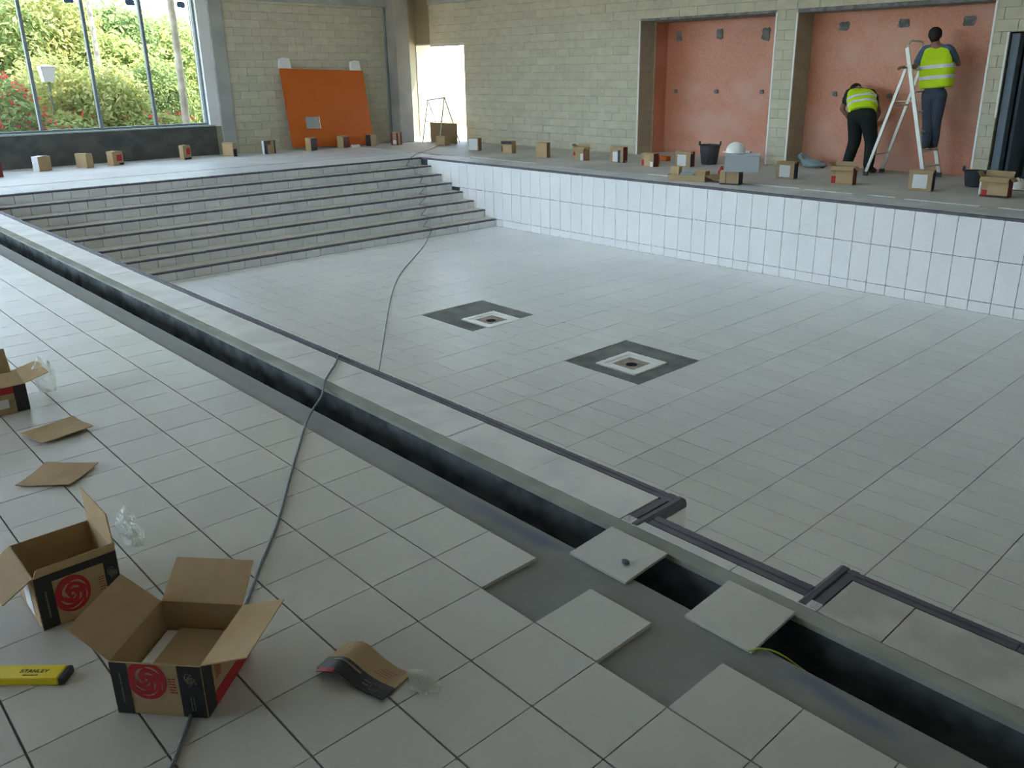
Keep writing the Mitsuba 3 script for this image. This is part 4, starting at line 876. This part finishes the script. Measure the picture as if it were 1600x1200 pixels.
def helmet(t, M):
    p = [(0, .145), (.03, .143), (.065, .130), (.095, .105), (.115, .07), (.122, .035), (.124, .012), (.134, .006), (.134, .0), (.118, .0), (.116, .03), (.110, .068), (.09, .10), (.06, .124), (0, .138)]
    m = lathe(p, 32); m.vertices[:, 0] *= 1.14; obj(t + '__shell', m, 'white_plastic', smooth=35, M=M)
    pk = extrude(sg.Point(0, 0).buffer(.15, 24).intersection(sg.box(.02, -.09, .3, .09)), 0, .005); pk.vertices[:, 0] += .045; pk.vertices[:, 2] += .006; obj(t + '__peak', pk, 'white_plastic', M=M)
    obj(t + '__ridge', tube([(-.10, 0, .108), (-.05, 0, .138), (0, 0, .148), (.05, 0, .138), (.10, 0, .108)], .008, 8), 'white_plastic', M=M)
t = fresh('safety_helmet'); helmet(t, T().translate([-4.66, 9.22, 0.447]).rotate([0, 0, 1], 200)); tag(t, 'white safety helmet lying on the grey crate', 'helmet')
t = fresh('safety_helmet'); helmet(t, T().translate([-1.50, 11.30, 0.006]).rotate([0, 0, 1], -60)); tag(t, 'white safety helmet on the deck by the dark doorway at right', 'helmet')
# crumpled grey-blue sack in the corner of the second niche
m = trimesh.creation.icosphere(4, 1.0); v_ = m.vertices; v_ = v_ * np.array([.26, .15, .10]) * (0.6 + 0.75 * meshkit.fbm(v_ * 2.0 + 11, 4))[:, None]
v_[:, 2] += .12 * np.exp(-((v_[:, 0] + .2) / .09) ** 2); v_[:, 2] = np.maximum(v_[:, 2], -.045); m.vertices = v_ + np.array([-4.95, 12.0, .05])
tag(obj(fresh('sack'), m, 'sack_cloth', smooth=True), 'crumpled grey-blue sack lying in the left corner of the second niche', 'sack')
tag(obj(fresh('offcut'), bevel_box(-7.62, -7.42, 11.2, 11.32, 0.002, .09, .003), 'orange_board'), 'small orange scrap on the deck at the left of the first niche', 'scrap')
tag(obj(fresh('flask'), lathe([(0, 0), (.045, 0), (.05, .01), (.05, .12), (.03, .15), (.022, .17), (.022, .19), (0, .19)], 18), 'print_red', smooth=40, M=T().translate([-5.15, 9.62, 0.002])), 'small red bottle on the deck beside the grey crate', 'bottle')

# ------------------------------------------------------------------ orange board leaning on the left wall
t = fresh('board')
lean = math.atan2(0.37, 1.66); L = 1.69; ra = 0.030
Mb = np.array([[0, -math.sin(lean), math.cos(lean), -15.0], [1, 0, 0, 7.70], [0, math.cos(lean), math.sin(lean), 0.006], [0, 0, 0, 1.0]])   # (u along Y, v up the board, n off the wall)
Mb = Mb @ trimesh.transformations.rotation_matrix(-ra, (0, 0, 1), (2.10, 0, 0))
pl = sg.Polygon([(0.02, 0), (2.10, 0), (2.12, L), (0.03, L)]).difference(sg.box(0.43, 0.40, 0.77, 0.66))
m = trimesh.creation.extrude_polygon(pl, 0.03, engine='earcut'); m.apply_transform(Mb); obj(t + '__panel', m, 'orange_board')
m = bx(0.43, 0.77, 0.40, 0.66, 0.002, 0.008); m.apply_transform(Mb); obj(t + '__opening', m, 'grey_coping', label='square grey cut-out near the lower left')
m = bx(0.77, 0.785, 0.40, 0.67, 0.026, 0.034); m.apply_transform(Mb); obj(t + '__cut_edge', m, 'paper')
tag(t, 'large orange board with a square cut-out, leaning against the shaded block wall', 'board')
for (a, b), lab in (((0.02, 0.30), 'white foam corner block on the left top corner of the orange board'), ((1.80, 2.06), 'white foam corner block on the right top corner of the orange board')):
    pc = sg.Polygon([(a, L + .002), (b, L + .002), (b - .01, L + .21), ((a + b) / 2, L + .23), (a + .02, L + .20)])
    m = trimesh.creation.extrude_polygon(pc, 0.07, engine='earcut'); m.apply_translation((0, 0, -0.02)); m.apply_transform(Mb)
    tag(obj(fresh('foam_block'), m, 'foam'), lab, 'foam block', 'foam corner blocks on the orange board')
tag(obj(fresh('foam_scrap'), bevel_box(-14.78, -14.70, 9.05, 9.25, 0.001, .06, .004), 'foam'), 'small white scrap at the foot of the orange board', 'scrap')

# ------------------------------------------------------------------ trestle by the doorway
t = fresh('trestle')
for x0, x1, zt in ((-14.86, -14.74, 0.98), (-14.20, -14.08, 1.05)):
    part(t, 'leg', tube([(x0, 11.35, zt), (x1, 11.05, 0.0)], .012, 8), 'pale_panel'); part(t, 'leg', tube([(x0, 11.35, zt), (x1 + .02, 11.65, 0.0)], .012, 8), 'pale_panel')
obj(t + '__top_rail', tube([(-14.88, 11.35, .97), (-14.18, 11.35, 1.04)], .014, 8), 'pale_panel')
obj(t + '__brace', tube([(-14.80, 11.2, .48), (-14.13, 11.2, .50)], .010, 8), 'pale_panel')
tag(t, 'light metal trestle standing in the bright doorway', 'trestle')
tag(obj(fresh('leaning_board'), bevel_box(-14.72, -13.72, 11.28, 11.32, 0.003, .46, .004), 'cardboard_dark'), 'brown board standing on edge against the trestle', 'board')

# ------------------------------------------------------------------ stepladder
t = fresh('stepladder')
YA, YB = 11.48, 12.05
def rail(p, q, w=0.03, d=0.055):
    p, q = np.array(p), np.array(q); a = (q - p) / np.linalg.norm(q - p); b = np.array([0, 1.0, 0]); c = np.cross(a, b)
    return tm(m3.Manifold.hull_points(np.array([e + s1 * b * w / 2 + s2 * c * d / 2 for e in (p, q) for s1 in (-1, 1) for s2 in (-1, 1)])))
SR = lambda s, y: np.array([-3.33 + 0.50 * s, y, 1.87 * (1 - s)])          # step side
SL = lambda s, y: np.array([-3.30 - 0.45 * s, y, 1.62 * (1 - s)])          # prop side
for y in (YA, YB):
    ya = 0.06 if y == YB else 0
    r1 = part(t, 'rail', rail(SR(0, y - ya), SR(0.992, y)), 'aluminium'); r2 = part(t, 'prop', rail(SL(0, y - ya), SL(0.992, y), .026, .042), 'aluminium')
    for f, rk in ((SR, r1), (SL, r2)): part(rk, 'foot', tm(m3.Manifold.hull_points(np.array([f(.975, y) + np.array([a * .034, b * .022, c]) for a in (-1, 1) for b in (-1, 1) for c in (-.046, .02)]))), 'rubber')
for s in (0.165, 0.33, 0.48, 0.63, 0.78, 0.90):
    c = SR(s, 0); part(t, 'step', bevel_box(c[0] - .04, c[0] + .04, YA, YB, c[2] - .012, c[2] + .012, .004), 'aluminium')
for s in (0.35, 0.80):
    c = SL(s, 0); part(t, 'crossbar', tube([(c[0], YA, c[2]), (c[0], YB, c[2])], .013, 8), 'aluminium')
for y in (YA, YB): part(t, 'spreader', tube([SR(.40, y) + [0, .02, 0], SL(.31, y) + [0, .02, 0]], .007, 6), 'aluminium')
part(t, 'handrail', tube(spline([SR(0.0, YA), SR(0, YA) + [0.01, .02, .06], SR(0, YA) + [.04, .25, .09], SR(0, YB - .06) + [0.01, -.02, .05], SR(0, YB - .06)], 24), .013, 8), 'aluminium')
tag(t, 'paint-spattered aluminium stepladder in front of the second niche', 'ladder')

# ------------------------------------------------------------------ people
def ball(c, r): return m3.Manifold.sphere(r, 20).translate(list(map(float, c)))
def bone(a, ra, b, rb): return m3.Manifold.batch_hull([ball(a, ra), ball(b, rb)])
def blend(chains, length=0.02, it=14, extra=()):
    M_ = None
    for ch in chains:
        for (a, ra), (b, rb) in zip(ch[:-1], ch[1:]):
            k = bone(a, ra, b, rb); M_ = k if M_ is None else M_ + k
    for e in extra: M_ = M_ + e
    m = tm(M_.refine_to_length(length)); m.merge_vertices(); trimesh.smoothing.filter_taubin(m, 0.5, -0.52, it); return m
def ell(c, r, n=24):
    return m3.Manifold.sphere(1.0, n).scale(list(map(float, r))).translate(list(map(float, c)))
def hull_of(pts): return m3.Manifold.batch_hull([ball(c, r) for c, r in pts])
def hand(wrist, d, up, side, curl=0.5, s=1.0):
    """Palm and five fingers: d = direction of the fingers, up = back of the hand, side = towards the thumb."""
    w, d, up, side = (np.array(q, float) for q in (wrist, d, up, side)); d /= np.linalg.norm(d); up -= d * (up @ d); up /= np.linalg.norm(up); side = np.cross(up, d) * (1 if np.cross(up, d) @ side > 0 else -1)
    palm = hull_of([(w, .024 * s), (w + d * .075 * s + side * .030 * s, .015 * s), (w + d * .078 * s - side * .030 * s, .014 * s)])
    out = palm
    for off, L in ((.030, .068), (.010, .078), (-.011, .072), (-.031, .056)):
        a = w + d * .078 * s + side * off * s; dirs = d.copy(); r = .0095 * s; p_ = a
        for q in range(3):
            ang = curl * (q + 0.6); e = d * math.cos(ang) - up * math.sin(ang); n_ = p_ + e * L * s * (.45, .32, .23)[q]
            out = out + bone(p_, r, n_, r * .92); p_, r = n_, r * .92
    a = w + d * .022 * s + side * .028 * s; e = d * .6 + side * .75 - up * .25; e /= np.linalg.norm(e); b = a + e * .035 * s; c = b + (d * .85 + side * .35 - up * .3) * .032 * s
    return out + bone(a, .013 * s, b, .011 * s) + bone(b, .011 * s, c, .009 * s)
def head(c, fwd, upv):
    """A head with face: c = centre; fwd = where it looks; returns manifolds (skull etc., hair)."""
    c, f, u = (np.array(q, float) for q in (c, fwd, upv)); f /= np.linalg.norm(f); u -= f * (u @ f); u /= np.linalg.norm(u); r = np.cross(f, u)
    A = lambda a, b, d: c + f * a + r * b + u * d
    sk = hull_of([(A(-.02, 0, .03), .090), (A(.025, 0, .035), .080), (A(.03, 0, -.06), .05), (A(.045, 0, -.09), .025)])
    nose = bone(A(.092, 0, .01), .008, A(.108, 0, -.025), .013)
    brow = bone(A(.085, -.03, .03), .012, A(.085, .03, .03), .012)
    lips = bone(A(.086, -.018, -.062), .008, A(.086, .018, -.062), .008)
    ears = ell(A(-.005, .083, 0), (.016, .014, .030), 12) + ell(A(-.005, -.083, 0), (.016, .014, .030), 12)
    eyes = ball(A(.084, .032, .008), .011) + ball(A(.084, -.032, .008), .011)
    hair = hull_of([(A(-.026, 0, .040), .097), (A(.018, 0, .055), .083), (A(-.045, 0, -.02), .072)]) - hull_of([(A(.16, 0, -.03), .095), (A(.10, 0, -.12), .10)])
    return sk + nose + brow + lips + ears + eyes, hair
def person(label, J, pose):
    t = fresh('person'); g = lambda k: np.array(J[k], float)
    hd, hair = head(g('head'), J['look'], J['crown'])
    chains = [[(g('pelvis'), .09), (g('waist'), .085), (g('chest'), .10), (g('neck'), .064), (g('head'), .05)],
              [(g('sl') * .5 + g('sr') * .5, .09), (g('sl'), .06)], [(g('sl') * .5 + g('sr') * .5, .09), (g('sr'), .06)],
              [(g('hl') * .5 + g('hr') * .5, .095), (g('hl'), .085)], [(g('hl') * .5 + g('hr') * .5, .095), (g('hr'), .085)]]
    for s in 'lr':
        chains += [[(g('s' + s), .052), (g('e' + s), .040), (g('w' + s), .027)], [(g('h' + s), .082), (g('k' + s), .055), (g('a' + s), .040), (g('t' + s), .032)]]
    ex = [hd]
    for s in 'lr': ex.append(hand(g('w' + s), g('w' + s) - g('e' + s) + np.array(J.get('hd' + s, (0, 0, 0))), J['up' + s], J['th' + s], .55))
    obj(t + '__body', blend(chains, .016, 8, ex), 'skin', smooth=True)
    hm = tm(hair.refine_to_length(.012)); hm.merge_vertices(); trimesh.smoothing.filter_taubin(hm, .5, -.52, 8)
    obj(t + '__hair', hm, 'hair', smooth=True)
    # trousers
    tr = [[((g('hl') + g('hr')) / 2 + g('up_spine') * .17, .112), ((g('hl') + g('hr')) / 2 + g('up_spine') * .08, .122), ((g('hl') + g('hr')) / 2, .125)], [(g('hl'), pose['hip']), (g('hr'), pose['hip'])]]
    for s in 'lr': tr += [[(g('h' + s), pose['hip'] - .004), (g('k' + s), pose['knee']), (g('a' + s) + np.array([0, 0, .03]), pose['cuff'])], [(g('h' + s), .108), ((g('hl') + g('hr')) / 2 + g('up_spine') * .08, .12)]]
    obj(t + '__trousers', blend(tr, .02, 10), pose['trousers'], smooth=True)
    # shirt with sleeves, then the vest over it
    ms = (g('sl') + g('sr')) / 2
    sh = [[(g('hem') + g('up_spine') * .06, .118), (g('waist'), .112), (g('chest'), .118), (ms, .085)]]
    for s in 'lr': sh += [[(ms, .080), (g('s' + s), .074)], [(g('s' + s), .074), (g('s' + s) + (g('e' + s) - g('s' + s)) * pose['sleeve'], .060)]]
    obj(t + '__shirt', blend(sh, .02, 8), pose['shirt'], smooth=True)
    ax = g('up_spine'); rt = (g('sr') - g('sl')) / np.linalg.norm(g('sr') - g('sl'))
    hem, top_ = g('hem'), ms + ax * .035
    wd, wh = pose['vest_w'], pose['hem_w']
    def shell(k=0.0):
        return m3.Manifold.batch_hull([ball(hem + rt * wh, .135 + k), ball(hem - rt * wh, .135 + k), ball(g('chest') + rt * wd, .138 + k), ball(g('chest') - rt * wd, .138 + k), ball(top_ + rt * .115 - ax * .075, .096 + k), ball(top_ - rt * .115 - ax * .075, .096 + k), ball(top_ - ax * .045, .088 + k)])
        return m3.Manifold.batch_hull([ball(hem + rt * wh, .115 + k), ball(hem - rt * wh, .115 + k), ball(g('chest') + rt * wd, .112 + k), ball(g('chest') - rt * wd, .112 + k), ball(top_ + rt * wd * 1.05 - ax * .075, .085 + k), ball(top_ - rt * wd * 1.05 - ax * .075, .085 + k), ball(top_ - ax * .03, .075 + k)])
    def slabcut(c, lo, hi, man):
        # keep the part of man between two planes across the spine
        n_ = ax / np.linalg.norm(ax); return man.trim_by_plane(n_.tolist(), float(n_ @ c + lo)).trim_by_plane((-n_).tolist(), float(-(n_ @ c) - hi))
    full = shell(); n_ = ax / np.linalg.norm(ax); top_d = float(n_ @ (top_ - hem))
    v1 = slabcut(hem, 0.0, top_d + .05, full)
    arm = m3.Manifold.batch_hull([ball(g('sl') - rt * .055 + n_ * .02, .075), ball(g('sl') - rt * .10 - n_ * .14, .085)]) + m3.Manifold.batch_hull([ball(g('sr') + rt * .055 + n_ * .02, .075), ball(g('sr') + rt * .10 - n_ * .14, .085)])
    v1 = v1 - arm
    m = tm(v1.refine_to_length(.02)); m.merge_vertices(); trimesh.smoothing.filter_taubin(m, .5, -.52, 3)
    obj(t + '__vest', m, 'hi_vis', smooth=40)
    for lo in pose['bands']:
        b_ = slabcut(hem, lo, lo + .052, shell(.006)) - arm
        part(t + '__vest', 'reflective_band', tm(b_), 'reflective', smooth=40)
    for s in 'lr':
        a, tt = g('a' + s), g('t' + s); low = np.array([0, 0, -.035])
        fm = m3.Manifold.batch_hull([ball(a + np.array([0, 0, .01]), .05), ball(a + low * .7 - (tt - a) * .25, .036), ball(tt + low * .35, .036), ball((a + tt) / 2 + low * .5 + np.array([0, 0, .0]), .042)])
        zmin = min(a[2], tt[2]) - .072
        fm = fm.trim_by_plane([0, 0, 1], float(pose['sole']))
        part(t, 'shoe', tm(fm.refine_to_length(.02)), 'shoe_dark', smooth=40)
    tag(t, label, 'person')
    return t
# bending worker
person('worker in a yellow-green vest and dark trousers, bending forward in the second niche',
       dict(pelvis=(-4.01, 11.70, .93), waist=(-4.05, 11.80, 1.01), chest=(-4.14, 11.92, 1.12), neck=(-4.29, 12.06, 1.27), head=(-4.38, 12.15, 1.23), look=(-.1, .55, -.85), crown=(-.25, .8, .5), up_spine=(-.33, .62, .62),
            sl=(-4.40, 12.00, 1.22), sr=(-4.06, 12.05, 1.21), el=(-4.53, 12.05, .97), wl=(-4.42, 12.16, .78), er=(-3.98, 12.22, .92), wr=(-4.08, 12.33, .76), upl=(-1, 0, .2), upr=(1, 0, .2), thl=(0, 1, 0), thr=(0, 1, 0),
            hl=(-4.11, 11.70, .88), hr=(-3.91, 11.70, .88), kl=(-4.13, 11.80, .48), kr=(-3.85, 11.80, .47), al=(-4.20, 11.76, .085), ar=(-3.83, 11.74, .085), tl=(-4.25, 11.93, .05), tr=(-3.80, 11.91, .05), hem=(-4.00, 11.70, .935)),
       dict(trousers='trouser_black', shirt='shirt_dark', sleeve=.55, vest_w=.105, hem_w=.075, bands=(.12, .25), sole=0.004, hip=.135, knee=.098, cuff=.080))
# worker on the ladder
person('worker in a yellow-green vest and jeans standing on the stepladder, seen from behind',
       dict(pelvis=(-2.96, 11.78, 1.27), waist=(-2.965, 11.79, 1.40), chest=(-3.00, 11.80, 1.67), neck=(-3.06, 11.81, 1.90), head=(-3.10, 11.84, 2.02), look=(-.35, .9, -.05), crown=(-.05, 0, 1), up_spine=(-.09, .02, .98),
            sl=(-3.19, 11.79, 1.835), sr=(-2.87, 11.83, 1.835), el=(-3.27, 11.66, 1.59), wl=(-3.33, 11.50, 1.60), er=(-2.77, 11.99, 1.64), wr=(-2.93, 12.22, 1.68), upl=(0, 0, 1), upr=(1, 0, .4), thl=(1, 0, 0), thr=(-1, 0, 0),
            hl=(-3.04, 11.77, 1.20), hr=(-2.90, 11.79, 1.20), kl=(-3.00, 11.75, .84), kr=(-2.90, 11.79, .84), al=(-2.96, 11.70, .505), ar=(-2.90, 11.84, .505), tl=(-3.06, 11.78, .465), tr=(-3.02, 11.92, .465), hem=(-2.965, 11.785, 1.305)),
       dict(trousers='jeans', shirt='shirt_blue', sleeve=.7, vest_w=.115, hem_w=.095, bands=(.12, .27), sole=0.433, hip=.114, knee=.080, cuff=.066))
